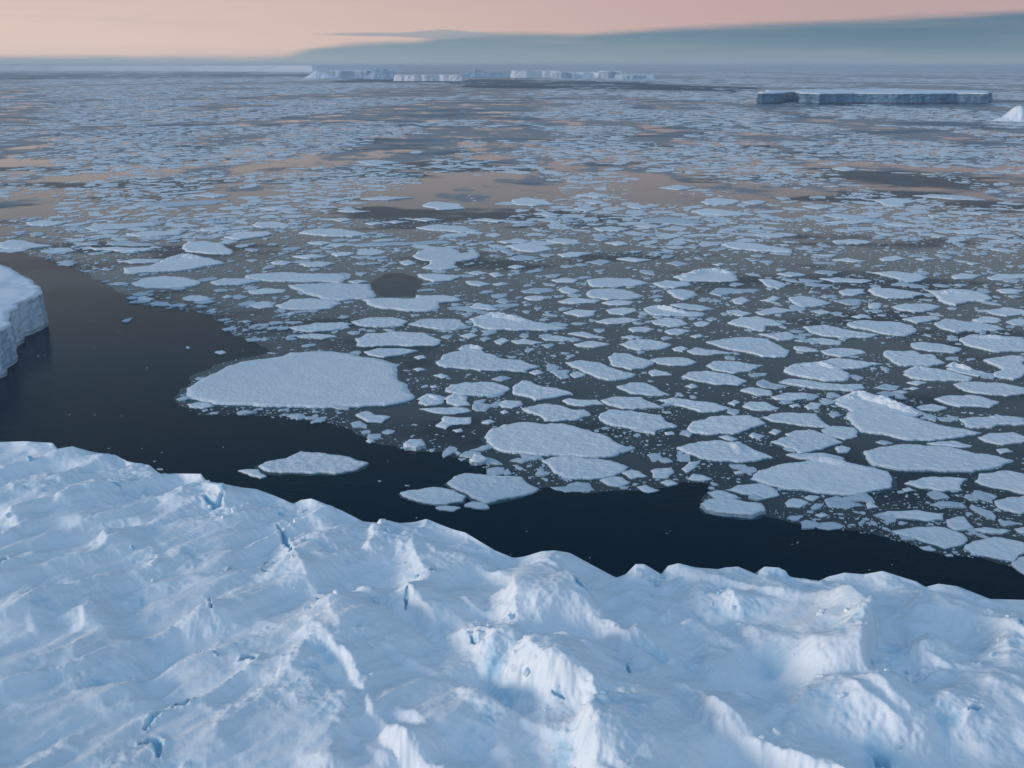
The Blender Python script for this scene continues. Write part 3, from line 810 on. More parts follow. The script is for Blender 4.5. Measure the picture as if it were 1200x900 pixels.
RIDGES = {  # crest lines on floes: pixels of the photograph, height, half width
    'H12': [((982, 471), (1005, 463), (1030, 468), (1060, 478), (1078, 484)), 2.6, 3.4],
    'H18': [((948, 538), (960, 535), (975, 540), (1000, 545)), 1.6, 2.6],
    'F1': [((537, 409), (550, 406), (566, 408)), 1.7, 1.8],
    'B9': [((560, 372), (578, 369), (600, 372), (620, 377)), 2.2, 4.0],
    'C13': [((800, 325), (822, 318), (845, 317), (858, 321)), 2.4, 4.5],
    'C17': [((757, 361), (770, 359), (788, 363), (810, 367)), 1.8, 3.0],
    'F16': [((524, 468), (534, 463), (546, 466)), 1.1, 2.0],
    'F15': [((492, 468), (502, 463), (516, 467)), 1.0, 1.8],
    'H51': [((1112, 430), (1118, 427), (1140, 433)), 1.8, 2.0],
    'H3': [((1062, 436), (1075, 431), (1095, 432)), 1.2, 2.0],
    'G13': [((855, 517), (865, 524), (868, 532)), 1.0, 2.0],
    'D12': [((1102, 345), (1115, 342), (1140, 344)), 1.6, 3.5],
    'A1': [((198, 303), (215, 299), (240, 304)), 1.8, 5.0],
    'D25': [((1135, 394), (1165, 395), (1190, 397)), 1.3, 3.0],
    'H1': [((940, 428), (960, 425), (985, 433)), 1.3, 2.4],
}
FOOT = ['E1', 'F9', 'F10', 'F11', 'F12', 'E3', 'E5', 'F8', 'G11', 'G12', 'G13', 'H18', 'H14', 'H12', 'C38', 'G30', 'I1', 'H15', 'F1', 'F3', 'F4',
        'G28', 'G15', 'H6', 'D20', 'C13', 'D11', 'B9', 'F17', 'A15', 'G9', 'H30', 'H16', 'G23', 'B7', 'G7', 'C27', 'D7', 'M3']

SLUSHY = ['C22', 'B20', 'F18', 'L5', 'H27', 'I6', 'J6', 'A6', 'C29', 'D3', 'F25', 'H8', 'B34', 'B18', 'A18', 'K5', 'C31', 'D36', 'F22', 'G38', 'H32']
for idx, (k, fl) in enumerate(FLOES.items()):
    rng = np.random.default_rng(100 + idx)
    px = fl['px']
    r0 = np.array(px)
    x0, x1 = int(max(r0[:, 0].min() - 2, 0)), int(min(r0[:, 0].max() + 3, 1200))
    y0, y1 = int(max(r0[:, 1].min() - 2, 0)), int(min(r0[:, 1].max() + 3, 900))
    sub = np.stack([xx[y0:y1, x0:x1].ravel(), yy[y0:y1, x0:x1].ravel()], -1)
    if len(sub):
        RASTER[y0:y1, x0:x1] |= inside(r0, sub).reshape(y1 - y0, x1 - x0)
    w = world_outline(px, 0.6)
    A = abs(area(w)); size = math.sqrt(A)
    far = np.mean([p[1] for p in w])
    top = min(0.30 + size * 0.012, 0.62) * rng.uniform(0.85, 1.2)
    if k in SLUSHY: top *= 0.6
    if k == 'G30': top = 1.3
    if k in ('E6', 'F21'): top = 1.2
    per = sum(math.dist(w[i], w[(i + 1) % len(w)]) for i in range(len(w)))
    lv = (4 if far < 420 and size > 9 else 3) if per > 50 else 2
    # across the line of sight a pixel covers more ground: keep the raggedness in proportion
    out = roughen(w, lv, 0.115, rng)
    step = max(size / 30.0, 0.6 if far < 420 else 1.4)
    v, f, fm = slab(out, top, -0.5, step, floe_relief(size, idx * 3.7), 0.3, 0.02)
    c = np.mean(out, 0)
    v = [(a - c[0], b - c[1], q) for a, b, q in v]
    o = mesh_obj('ice_floe', v, f, [M_BRASH if k in SLUSHY else M_FLOE, M_EDGE], None, fm)
    sm = np.array(fm) == 0
    o.data.polygons.foreach_set('use_smooth', sm)
    o.location = (c[0], c[1], 0)
    tag(o, fl['label'], 'ice floe', FLOE_GROUP)
    if k in RIDGES:
        ln, hh, ww = RIDGES[k]
        G = ridge_mesh([ground(x, y, 0.7) for x, y in ln], hh, ww, idx)
        G[:, :, 0] -= c[0]; G[:, :, 1] -= c[1]
        grid_obj('pressure_ridge', G, M_FLOE, o, smooth=False)
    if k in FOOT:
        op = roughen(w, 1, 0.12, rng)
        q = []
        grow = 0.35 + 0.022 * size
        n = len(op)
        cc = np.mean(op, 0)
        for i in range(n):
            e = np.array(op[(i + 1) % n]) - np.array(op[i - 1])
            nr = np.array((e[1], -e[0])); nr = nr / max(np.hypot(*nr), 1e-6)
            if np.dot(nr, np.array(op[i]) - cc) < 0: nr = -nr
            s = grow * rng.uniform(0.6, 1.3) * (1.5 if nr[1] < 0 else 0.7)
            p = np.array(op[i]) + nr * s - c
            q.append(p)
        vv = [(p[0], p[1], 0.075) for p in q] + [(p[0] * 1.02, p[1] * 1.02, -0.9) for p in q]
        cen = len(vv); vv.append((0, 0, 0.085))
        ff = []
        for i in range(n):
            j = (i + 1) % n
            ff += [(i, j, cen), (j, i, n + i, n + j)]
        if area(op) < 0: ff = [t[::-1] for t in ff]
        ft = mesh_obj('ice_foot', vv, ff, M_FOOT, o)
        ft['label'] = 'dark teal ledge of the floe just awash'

# ------------------------------------------------------------------ the sea: dark open water and a skin of grease ice beyond the channel
R = 90000.0


def sheet(name, pts, z, mat, kind, label=None):
    pts = [np.array(p, float) for p in pts]
    if area(pts) < 0: pts = pts[::-1]
    n = len(pts)
    res = delaunay_2d_cdt([Vector(p) for p in pts], [(i, (i + 1) % n) for i in range(n)], [], 1, 1e-5)
    o = mesh_obj(name, [(p[0], p[1], z) for p in res[0]], [tuple(f) for f in res[2]], mat)
    tag(o, label, None, None, kind)
    return o


mesh_obj('sea_water', [(-R, -R, 0), (R, -R, 0), (R, R, 0), (-R, R, 0)], [(0, 1, 2, 3)], M_SEA)['kind'] = 'structure'

CHANNEL = [(-60, 285), (0, 291), (30, 296), (70, 307), (100, 319), (125, 332), (150, 346), (162, 356), (200, 362), (240, 369), (262, 378), (272, 392), (300, 402), (318, 412),
           (250, 428), (215, 455), (210, 476), (235, 487), (300, 488), (360, 493), (410, 503), (440, 520), (480, 529), (520, 529), (545, 541), (590, 556), (630, 571), (680, 577),
           (720, 575), (775, 572), (800, 565), (832, 567), (822, 588), (828, 600), (860, 605), (900, 606), (952, 616), (985, 621), (1032, 629),
           (1075, 641), (1112, 651), (1150, 653), (1185, 664), (1225, 676), (1320, 690)]
edge = [np.array(ground(x, y)) for x, y in CHANNEL]
rag = []
rr = np.random.default_rng(3)
for a, b in zip(edge, edge[1:]):
    seg = [a, b]
    for lv in range(4):
        o2 = []
        for p, q in zip(seg, seg[1:]):
            d = q - p
            o2 += [p, (p + q) / 2 + np.array((-d[1], d[0])) * rr.uniform(-0.13, 0.13)]
        o2.append(seg[-1]); seg = o2
    rag += seg[:-1]
rag.append(edge[-1])
outer = [ground(1700, 800), (600, 130), (70000, 20000), (70000, 70000), (-70000, 70000), (-70000, 20000), (-600, 480)]
tagged = sheet('grease_ice', rag + [np.array(p, float) for p in outer], 0.03, M_GREASE, 'stuff', 'thin grease ice skin between the floes')
tagged['category'] = 'grease ice'


def pool(pxs, seed, lv=3, mat=M_LEAD):
    rng = np.random.default_rng(seed)
    sheet('water_pool', roughen([ground(x, y) for x, y in pxs], lv, 0.08 if mat is M_SEA else 0.16, rng), 0.05, mat, 'structure')


pool([(434, 332), (450, 321), (472, 320), (488, 325), (496, 335), (486, 347), (452, 348), (438, 342)], 1, 3, M_SEA)
pool([(-200, 87), (60, 85), (300, 85), (380, 90), (200, 91), (0, 93), (-200, 95)], 2)
pool([(470, 96), (560, 93), (640, 94), (760, 95), (870, 102), (860, 108), (700, 104), (560, 103)], 4)
pool([(360, 92), (520, 91), (520, 96), (400, 97)], 5)

# ------------------------------------------------------------------ countless small ice: brash between the floes and the far pack
def chunks(name, items, label, cat, mat):
    """items: (x, y, radius, stretch, angle, height) -> one mesh of ragged low slabs"""
    V, F, FM = [], [], []
    b = 0
    for (x, y, r, st, an, h) in items:
        n = 6 if r < 1.2 else 8 if r < 6 else 11
        a0 = RNG.uniform(0, 6.28)
        ca, sa = math.cos(an), math.sin(an)
        ang = a0 + (np.arange(n) + RNG.uniform(-0.32, 0.32, n)) * 2 * np.pi / n
        rad = r * RNG.uniform(0.62, 1.25, n)
        ex, ey = np.cos(ang) * rad * st, np.sin(ang) * rad / st
        X = x + ex * ca - ey * sa; Y = y + ex * sa + ey * ca
        hz = h * RNG.uniform(0.7, 1.2, n)
        for i in range(n): V.append((X[i], Y[i], hz[i]))
        for i in range(n): V.append((X[i], Y[i], -0.3))
        V.append((x + RNG.uniform(-.2, .2) * r, y + RNG.uniform(-.2, .2) * r, h * RNG.uniform(1.0, 1.5)))
        for i in range(n):
            j = (i + 1) % n
            F.append((b + i, b + j, b + 2 * n)); FM.append(0)
            F.append((b + j, b + i, b + n + i, b + n + j)); FM.append(1)
        b += 2 * n + 1
    o = mesh_obj(name, V, F, [mat, M_EDGE], None, FM)
    tag(o, label, cat, None, 'stuff')
    return o


chan_poly = np.array(CHANNEL + [(1700, 800), (2600, 1100), (2600, 1600), (-60, 1600), (-60, 960)])
occ = RASTER.copy()
for s in ((0, 1), (1, 0), (0, -1), (-1, 0)):
    occ |= np.roll(RASTER, s, (0, 1))

# near brash, 170 m to 900 m out
items = []
N = 78000
py = 256 + (690 - 256) * RNG.random(N) ** 1.45
pxx = RNG.uniform(-60, 1420, N)
ic = inside(chan_poly, np.stack([pxx, py], -1))
gx, gy = [], []
for i in range(N):
    x, y = ground(pxx[i], py[i])
    gx.append(x); gy.append(y)
gx, gy = np.array(gx), np.array(gy)
dens = sstep(-0.05, 0.40, fbm(gx / 26, gy / 45, 4))
near_edge = edge_dist(chan_poly[:len(CHANNEL)], np.stack([pxx, py], -1))
for i in range(N):
    X, Y = pxx[i], py[i]
    if ic[i]:
        if RNG.random() > 0.0025: continue
    else:
        p = 0.07 + 0.93 * dens[i]
        if near_edge[i] < 10: p = max(p, 0.75)
        if X > 940 and Y > 575: p = max(p, 0.8)
        if ((X - 465) / 34) ** 2 + ((Y - 334) / 16) ** 2 < 1: continue
        if Y < 400: p = min(0.25 + p, 1.0)
        if RNG.random() > p * 0.75: continue
    yi, xi = int(Y), int(min(max(X, 0), 1199))
    if occ[yi, xi]: continue
    r = 0.10 * math.exp(RNG.exponential(0.68))
    d = gy[i]
    r *= 0.75 + d / 420.0
    if Y < 400 and RNG.random() < 0.35: r *= RNG.uniform(1.5, 2.8)
    r = min(r, 2.6 if d < 420 else 4.5)
    items.append((gx[i], gy[i], r, RNG.uniform(0.8, 1.5), RNG.uniform(0, 3.14), min(0.08 + r * 0.16, 0.4)))
chunks('brash_ice', items, 'small broken pieces of ice strewn between the floes', 'brash ice', M_BRASH)
nb = len(items)

# the far pack: floes too many to count, 600 m to the horizon
items = []
cells = {}


def try_floe(x, y, r, cell):
    k = (int(x // cell), int(y // cell))
    for i in (-1, 0, 1):
        for j in (-1, 0, 1):
            for (a, b2, c2) in cells.get((k[0] + i, k[1] + j, cell), ()):
                if (a - x) ** 2 + (b2 - y) ** 2 < ((c2 + r) * 0.92) ** 2: return False
    cells.setdefault((k[0], k[1], cell), []).append((x, y, r))
    return True


BANDS = [(150, 560, 1.0, 9, 2600, 19), (560, 1000, 1.2, 10, 5200, 21), (1000, 1800, 2.2, 15, 8000, 31), (1800, 3200, 4, 24, 8000, 50), (3200, 6000, 8, 45, 7000, 92),
         (6000, 11000, 18, 100, 5000, 205), (11000, 26000, 50, 260, 4500, 530)]
far_leads = [np.array([ground(x, y) for x, y in q]) for q in (
    [(-200, 86), (300, 84), (390, 90), (200, 92), (-200, 97)], [(470, 96), (640, 93), (870, 101), (860, 110), (560, 104)])]
for (d0, d1, r0, r1, n, cell) in BANDS:
    T = 5
    rs = np.repeat(np.sort(r0 * (r1 / r0) ** (RNG.random(n) ** 1.9))[::-1], T)
    ys = np.sqrt(RNG.uniform(d0 * d0, d1 * d1, n * T)); xs = RNG.uniform(-0.66, 0.66, n * T) * ys
    if d0 < 200: xs = RNG.uniform(0.3, 1.3, n * T) * ys
    den = (1.0 if d0 < 1800 else 1.7) * fbm(xs / (d0 * 0.20), ys / (d0 * 0.42) + 7.7, 4) + RNG.uniform(-0.2, 0.2, n * T)
    ok = den > (-0.2 if d0 < 200 else 0.08 if d0 < 900 else 0.03 if d0 < 1500 else 0.04 if d0 < 3000 else 0.0)
    PX, PY = project(xs, ys, 0)
    inn = (PX >= 0) & (PX < 1199) & (PY >= 0) & (PY < 899)
    ok &= ~(inn & occ[np.clip(PY, 0, 899).astype(int), np.clip(PX, 0, 1199).astype(int)])
    ok &= ~inside(chan_poly, np.stack([PX, PY], -1))
    if d0 >= 3200:
        for q in far_leads: ok &= ~(inside(q, np.stack([xs, ys], -1)) & (RNG.random(n * T) < 0.8))
    if d0 < 200:
        ok &= PX > 1206 + rs * 1.6 * FOC / ys
        QX, QY = project(xs - rs, ys - 1.7 * rs, 0)
        ok &= ~inside(chan_poly, np.stack([QX, QY], -1))
    for i in range(n):
        for j in range(i * T, i * T + T):
            if not ok[j]: continue
            x, y, r = float(xs[j]), float(ys[j]), float(rs[j])
            if not try_floe(x, y, r, cell): continue
            items.append((x, y, r, RNG.uniform(0.85, 1.55), RNG.uniform(0, 3.14), min(0.16 + r * 0.008, 0.5)))
            break
chunks('far_pack_ice', items, 'countless thin far floes fading towards the horizon', 'pack ice', M_FLOE)
print('brash', nb, 'far floes', len(items))

# ------------------------------------------------------------------ icebergs in the pack
def resample(pts, step):
    P = [np.array(p, float) for p in pts]
    out = []
    n = len(P)
    for i in range(n):
        a, b = P[i], P[(i + 1) % n]
        k = max(1, int(np.hypot(*(b - a)) / step))
        for j in range(k): out.append(a + (b - a) * j / k)
    return out


def tabular(name, outline, top, step, rough, label, cliff_mat, flare=1.0, bottom=-1.5, relief=0.5, rows=10, group=None, flute=None):
    out = roughen(outline, 2, 0.07, RNG)
    out = resample(out, step)
    if area(out) < 0: out = out[::-1]
    out = np.array(out)
    c = out.mean(0)
    root = empty(name, (c[0], c[1], 0))
    tag(root, label, 'iceberg', group)
    fl = flute or step * 4
    n = len(out)
    nx = np.roll(out, -1, 0) - np.roll(out, 1, 0)
    nr = np.stack([nx[:, 1], -nx[:, 0]], -1)
    nr /= np.maximum(np.hypot(nr[:, 0], nr[:, 1]), 1e-6)[:, None]
    # bite flutes and slumps into the edge before the cliff goes down
    e = fbm(out[:, 0] / fl, out[:, 1] / fl, 3) * rough
    rim = out + nr * e[:, None]
    lip = top * (1 + 0.0 * e) + fbm(out[:, 0] / (fl * 3), out[:, 1] / (fl * 3) + 5, 2) * relief

    def rel(P, d):
        return fbm(P[:, 0] / (fl * 3), P[:, 1] / (fl * 3) + 5, 2) * relief + fbm(P[:, 0] / fl, P[:, 1] / fl, 3) * relief * 0.3 * np.clip(d / step, 0, 1)
    lim = max(step * 1.5, np.ptp(out[:, 0]) / 90)
    v, f, fm = slab(rim, top, top * 0.93, lim, rel, 0.012, 0.0)
    v = [(a - c[0], b - c[1], q) for a, b, q in v]
    sn = mesh_obj('snow_top', v, f, [M_BERG], root, None, True)
    G = np.zeros((rows, n + 1, 3))
    for r in range(rows):
        q = r / (rows - 1)
        z = top * 0.955 * (1 - q) + bottom * q
        off = -0.06 * rough + flare * q ** 1.5 + fbm(out[:, 0] / fl * 1.7 + 9 * q, out[:, 1] / fl * 1.7 + q * 3, 4) * rough * 0.75 * math.sin(math.pi * min(q + 0.1, 1)) \
            - (0.5 * rough if 0.86 < q < 0.97 else 0)
        p = rim + nr * np.asarray(off)[:, None]
        G[r, :n, 0] = p[:, 0] - c[0]; G[r, :n, 1] = p[:, 1] - c[1]; G[r, :n, 2] = z + (fbm(out[:, 0] / fl, out[:, 1] / fl + r, 2) * top * 0.03 if 0 < r < rows - 1 else 0)
        G[r, n] = G[r, 0]
    grid_obj('ice_cliff', G[::-1], cliff_mat, root, smooth=False)
    return root


LB = [(-260, 305), (-120, 300), (-40, 303), (0, 310), (20, 316), (40, 326), (52, 336), (51, 344), (40, 349), (27, 353), (14, 366), (18, 378), (4, 386), (0, 393), (-25, 402), (-90, 420), (-260, 450)]
tabular('iceberg', [ground(x - (5 if x > 0 else 0), y, 14) for x, y in LB], 14.0, 0.7, 0.8, 'flat-topped iceberg with a fluted blue-grey cliff at the left edge of the dark channel',
        M_CLIFF, 0.9, relief=0.9, rows=16, flute=5)

RT = [(890, 108.6), (899, 106.4), (960, 105.6), (1060, 105.5), (1150, 106.6), (1163, 108.6), (1158, 110.2), (1120, 109.6), (1060, 110.2), (1000, 109.7), (960, 110.3), (938, 109.6), (931, 107.9), (915, 109.4), (893, 110.0)]
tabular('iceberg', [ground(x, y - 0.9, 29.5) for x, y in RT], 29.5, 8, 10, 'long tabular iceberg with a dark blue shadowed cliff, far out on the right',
        M_SHADECLIFF, 6, relief=2.2, flute=34)


def peaked(name, sil, base_py, depth, label, mat=None, seed=1, group=None, n=46, m=19):
    """a rugged berg: silhouette read off against its own distance, real depth front to back"""
    xs = np.array([s[0] for s in sil], float); ys = np.array([s[1] for s in sil], float)
    X0, Y0 = ground(xs.mean(), base_py, 0)
    pxs = np.linspace(xs[0], xs[-1], n)
    G = np.zeros((m, n, 3))
    yc = Y0 + depth / 2
    for i, p in enumerate(pxs):
        py = np.interp(p, xs, ys)
        # height of the sight line over the middle of the berg
        dx, dy, dz = ray(p, py)
        t_ = yc / dy
        h = max(CAM_H + dz * t_, 0.3)
        xw = dx * t_
        for j in range(m):
            v = (j / (m - 1) - 0.5) * 2
            a = fbm(np.array([xw / (depth * 0.22) + seed]), np.array([v * 2.0 + seed]), 4)[0]
            w = max(0, 1 - abs(v + 0.25 * a) ** 1.7)
            z = h * w * (1 - 0.25 * abs(a)) + a * h * 0.10 * w
            G[j, i] = (xw + a * depth * 0.03, yc + v * depth / 2 * (0.75 + 0.3 * math.sin(math.pi * i / (n - 1))), z if 0 < j < m - 1 else -1.5)
    G[:, 0, 2] = -1.5; G[:, -1, 2] = -1.5
    c = np.array([G[:, :, 0].mean(), yc, 0])
    root = empty(name, tuple(c)); tag(root, label, 'iceberg', group)
    G = G - c
    k = m // 2
    grid_obj('ice_face', G[:k + 1], mat or M_BERG, root, smooth=False)
    grid_obj('rear_slope', G[k:], M_BERG, root, smooth=False)
    return root


peaked('iceberg', [(1164, 142), (1170, 139), (1178, 136), (1184, 130), (1189, 125), (1194, 123), (1200, 125), (1208, 121), (1220, 128), (1235, 141)], 142.5, 60,
       'small bright white rugged iceberg cut off by the right edge of the photo', seed=3)
FG = 'icebergs along the skyline'
peaked('iceberg', [(356, 92), (362, 88), (368, 84), (372, 81.5), (378, 84), (386, 86), (397, 91.5)], 92, 260, 'pale low rubbly iceberg, first on the left of the skyline row', seed=5, group=FG, n=30, m=11)
peaked('iceberg', [(426, 93), (431, 88), (436, 83), (441, 79), (445, 82), (450, 79.5), (456, 82), (462, 83), (468, 92.5)], 93, 300, 'jagged iceberg with twin horns on the skyline', seed=8, group=FG, n=36, m=11, mat=M_ROWCLIFF)
peaked('iceberg', [(530, 90.5), (545, 85), (553, 82.5), (557, 79.5), (562, 82.5), (575, 84.5), (602, 86), (608, 90.5)], 90.5, 400, 'low bluish iceberg with one small peak in mid-skyline', seed=12, group=FG, n=36, m=11, mat=M_ROWCLIFF)


def far_tab(x0, x1, base, top, label, mat=M_ROWCLIFF, deep=700, skew=0.0):
    X0, Y0 = ground(x0, base); X1, Y1 = ground(x1, base)
    dx, dy, dz = ray((x0 + x1) / 2, top)
    h = CAM_H + dz * (Y0 / dy)
    w = X1 - X0
    o = [(X0, Y0 + skew * w), (X0 + w * 0.3, Y0 - 25), (X0 + w * 0.62, Y0 + 20), (X1, Y0 - skew * w), (X1 + w * 0.05, Y0 + deep * 0.6), (X0 + w * 0.6, Y0 + deep), (X0 + w * 0.02, Y0 + deep * 0.7)]
    return tabular('iceberg', o, max(h, 4), max(w / 45, 6), w * 0.018 + 4, label, mat, 8, relief=h * 0.05, rows=6, group=FG, flute=max(w / 10, 20))


far_tab(386, 430, 91.5, 83, 'hazy blue flat iceberg between the pale rubbly one and the twin-horned one')
far_tab(463, 541, 95, 88, 'long low white slab of an iceberg right of the twin-horned one', M_BERG, 500)
far_tab(599, 656, 91, 83, 'white-topped iceberg left of the cream-lit block on the skyline', M_BERG, 900)
far_tab(651, 673, 92, 84.5, 'dark blue squarish iceberg touching the left side of the cream-lit block')
far_tab(673, 706, 91.6, 85.2, 'square iceberg with a bright cream-lit cliff on the skyline', M_BERG, 500, 0.25)
far_tab(706, 728, 92, 83.5, 'bluish iceberg touching the right side of the cream-lit block')
far_tab(729, 768, 93, 88, 'last low blue iceberg at the right end of the skyline row')
sh = [ground(x, y) for x, y in ((-900, 83.4), (-300, 82.6), (60, 82.8), (220, 83.2), (366, 84.2))]
sh = sh + [(sh[-1][0] + 600, sh[-1][1] + 9000), (sh[0][0] - 4000, sh[0][1] + 12000)]
r_ = tabular('ice_shelf', sh, 104.0, 160, 90, 'long pale ice shelf along the skyline on the left', M_BERG, 60, relief=6, rows=5, flute=900)
r_['category'] = 'ice shelf'

# ------------------------------------------------------------------ the near iceberg: wind-packed snow, broken by scarps and blue cracks
BASE = 28.0
RIM = [(-420, 540), (-250, 528), (-120, 522), (0, 518), (30, 517), (62, 519), (67, 526), (85, 523), (110, 530), (135, 533), (150, 541), (175, 545), (188, 556), (205, 555),
       (236, 555), (241, 564), (262, 567), (280, 571), (300, 573), (322, 581), (345, 591), (352, 586), (365, 584), (380, 590), (400, 598), (425, 611), (443, 613), (447, 609),
       (455, 610), (468, 613), (485, 612), (500, 608), (512, 613), (530, 620), (545, 624), (560, 633), (580, 645), (602, 654), (615, 652), (635, 646), (650, 645), (668, 648),
       (690, 660), (705, 668), (722, 677), (733, 673), (745, 661), (755, 661), (765, 667), (775, 673), (783, 663), (795, 660), (815, 665), (842, 667), (850, 665), (865, 664),
       (889, 674), (890, 668), (896, 664), (912, 665), (921, 669), (925, 676), (960, 681), (970, 676), (990, 671), (1012, 673), (1034, 669), (1050, 674), (1075, 682), (1084, 688),
       (1100, 684), (1122, 687), (1150, 698), (1160, 702), (1200, 703), (1300, 712), (1420, 735), (1640, 790)]
rx = np.arange(-420, 1640, 1.0)
ry = np.interp(rx, [p[0] for p in RIM], [p[1] for p in RIM])
kern = np.exp(-(np.arange(-140, 141) / 60.0) ** 2); kern /= kern.sum()
rys = np.convolve(np.pad(ry, 140, mode='edge'), kern, 'valid')
phi_r, R0, ZR = [], [], []
for x, y, ys_ in zip(rx, ry, rys):
    gx_, gy_ = ground(x, ys_, BASE)
    d = ray(x, y)
    rr0 = math.hypot(gx_, gy_)
    phi_r.append(math.atan2(gx_, gy_)); R0.append(rr0)
    # the true skyline point stands at the same distance, higher or lower
    ZR.append((math.atan2(d[0], d[1]), CAM_H + d[2] / math.hypot(d[0], d[1]) * rr0))
phi_r = np.array(phi_r); R0 = np.array(R0)
zphi = np.array([a for a, b in ZR]); zval = np.array([b for a, b in ZR])
o1 = np.argsort(phi_r); phi_r, R0 = phi_r[o1], R0[o1]
o2 = np.argsort(zphi); zphi, zval = zphi[o2], zval[o2]

NC, NR = 1380, 470
phis = np.linspace(math.radians(-56), math.radians(58), NC)
Rr = np.interp(phis, phi_r, R0)
Zr = np.interp(phis, zphi, zval)
NEAR = 58.0
q = np.linspace(0, 1, NR)[:, None]
RAD = NEAR + (Rr[None, :] - NEAR) * q
GX = np.sin(phis)[None, :] * RAD
GY = np.cos(phis)[None, :] * RAD


def gp(px, py, z=BASE):
    return np.array(ground(px, py, z))


def line_field(pts):
    """signed distance to a polyline (positive on its left) and the fraction along it"""
    P = [gp(*p) for p in pts]
    for _ in range(3):                    # round the bends off
        Q = [P[0]]
        for a, b in zip(P, P[1:]): Q += [a * 0.75 + b * 0.25, a * 0.25 + b * 0.75]
        P = Q + [P[-1]]
    best = np.full(GX.shape, 1e9); sgn = np.zeros(GX.shape); along = np.zeros(GX.shape)
    L = [0.0]
    for a, b in zip(P, P[1:]): L.append(L[-1] + float(np.hypot(*(b - a))))
    for i, (a, b) in enumerate(zip(P, P[1:])):
        d = b - a
        l2 = float(d @ d)
        tt = ((GX - a[0]) * d[0] + (GY - a[1]) * d[1]) / l2
        tc_ = np.clip(tt, 0, 1)
        ex, ey = GX - a[0] - tc_ * d[0], GY - a[1] - tc_ * d[1]
        ds = np.hypot(ex, ey)
        cr = d[0] * ey - d[1] * ex
        w = ds < best
        best = np.where(w, ds, best)
        sgn = np.where(w, np.where(cr < 0, -1, 1), sgn)
        along = np.where(w, (L[i] + tc_ * (L[i + 1] - L[i])) / L[-1], along)
    return best * sgn, along


wx = GX + 2.2 * fbm(GX / 13, GY / 13, 3)
wy = GY + 2.2 * fbm(GX / 13 + 40, GY / 13, 3)
F = 1.5 * fbm(GX / 38, GY / 38 + 3, 2)

# tilted blocks, healed over by snow (soft cells)
S = 15.0
ci, cj = np.floor(wx / S).astype(int), np.floor(wy / S).astype(int)
num = np.zeros(GX.shape); den = np.zeros(GX.shape)
d1 = np.full(GX.shape, 1e9); d2 = np.full(GX.shape, 1e9)
rb = np.random.default_rng(21)
tab = rb.uniform(-1, 1, (64, 64, 5))
for a in (-2, -1, 0, 1, 2):
    for b in (-2, -1, 0, 1, 2):
        T = tab[(ci + a) & 63, (cj + b) & 63]
        sx = (ci + a + 0.5 + 0.42 * T[..., 0]) * S; sy = (cj + b + 0.5 + 0.42 * T[..., 1]) * S
        dd = np.hypot(wx - sx, wy - sy)
        w = np.exp(-(dd / 2.7) ** 1.45)
        num += w * (1.3 * T[..., 2] + (0.20 * T[..., 3] + 0.06) * (wx - sx) + 0.16 * T[..., 4] * (wy - sy))
        den += w
        near = dd < d1
        d2 = np.where(near, d1, np.minimum(d2, dd)); d1 = np.where(near, dd, d1)
xpix = 600 + FOC * GX / np.maximum(GY, 1)           # only to say which part of the berg is broken and which is smooth
mid = sstep(-38, -8, GX)
F = F + (0.45 + 0.65 * mid) * num / np.maximum(den, 1e-9)

# wind drifts on the left, combed from lower left to upper right
dv = gp(330, 690) - gp(60, 800); dv = dv / np.hypot(*dv)
al = wx * dv[0] + wy * dv[1]; cr_ = -wx * dv[1] + wy * dv[0]
dr = ridged(al / 62, cr_ / 10.5, 3, 0.42)
F = F + (1.0 - 0.55 * mid) * 2.6 * (dr - 0.6)
F = F + 0.25 * fbm(al / 16, cr_ / 3.0, 3) * (1.0 - 0.4 * mid)



# broken terraces: long snow backs ending in short steep steps that face left and towards us
def terraces(nx_, ny_, lam, amp, fall, wob, seed):
    c_ = (GX * nx_ + GY * ny_) / lam + wob * fbm(GX / (lam * 2.1) + seed, GY / (lam * 2.1), 3) + 0.075 * fbm(GX / 2.5, GY / 2.5 + seed, 4)
    f_ = c_ - np.floor(c_)
    s_ = np.where(f_ < 1 - fall, (f_ / (1 - fall)) ** 1.15, sstep(0, 1, (1 - f_) / fall))
    m_ = sstep(-0.12, 0.28, fbm(GX / (lam * 1.5) + 11 * seed, GY / (lam * 1.5) + seed, 2))
    return amp * s_ * m_


F = F + mid * terraces(-0.86, -0.50, 17.0, 2.7, 0.15, 0.75, 3.0)
F = F + (1 - 0.6 * mid) * terraces(-0.95, 0.28, 15.0, 1.2, 0.24, 0.35, 8.0)
F = F + (0.3 + 0.7 * mid) * terraces(-0.70, -0.70, 7.5, 0.75, 0.22, 0.6, 14.0)
BLUE = np.zeros(GX.shape)
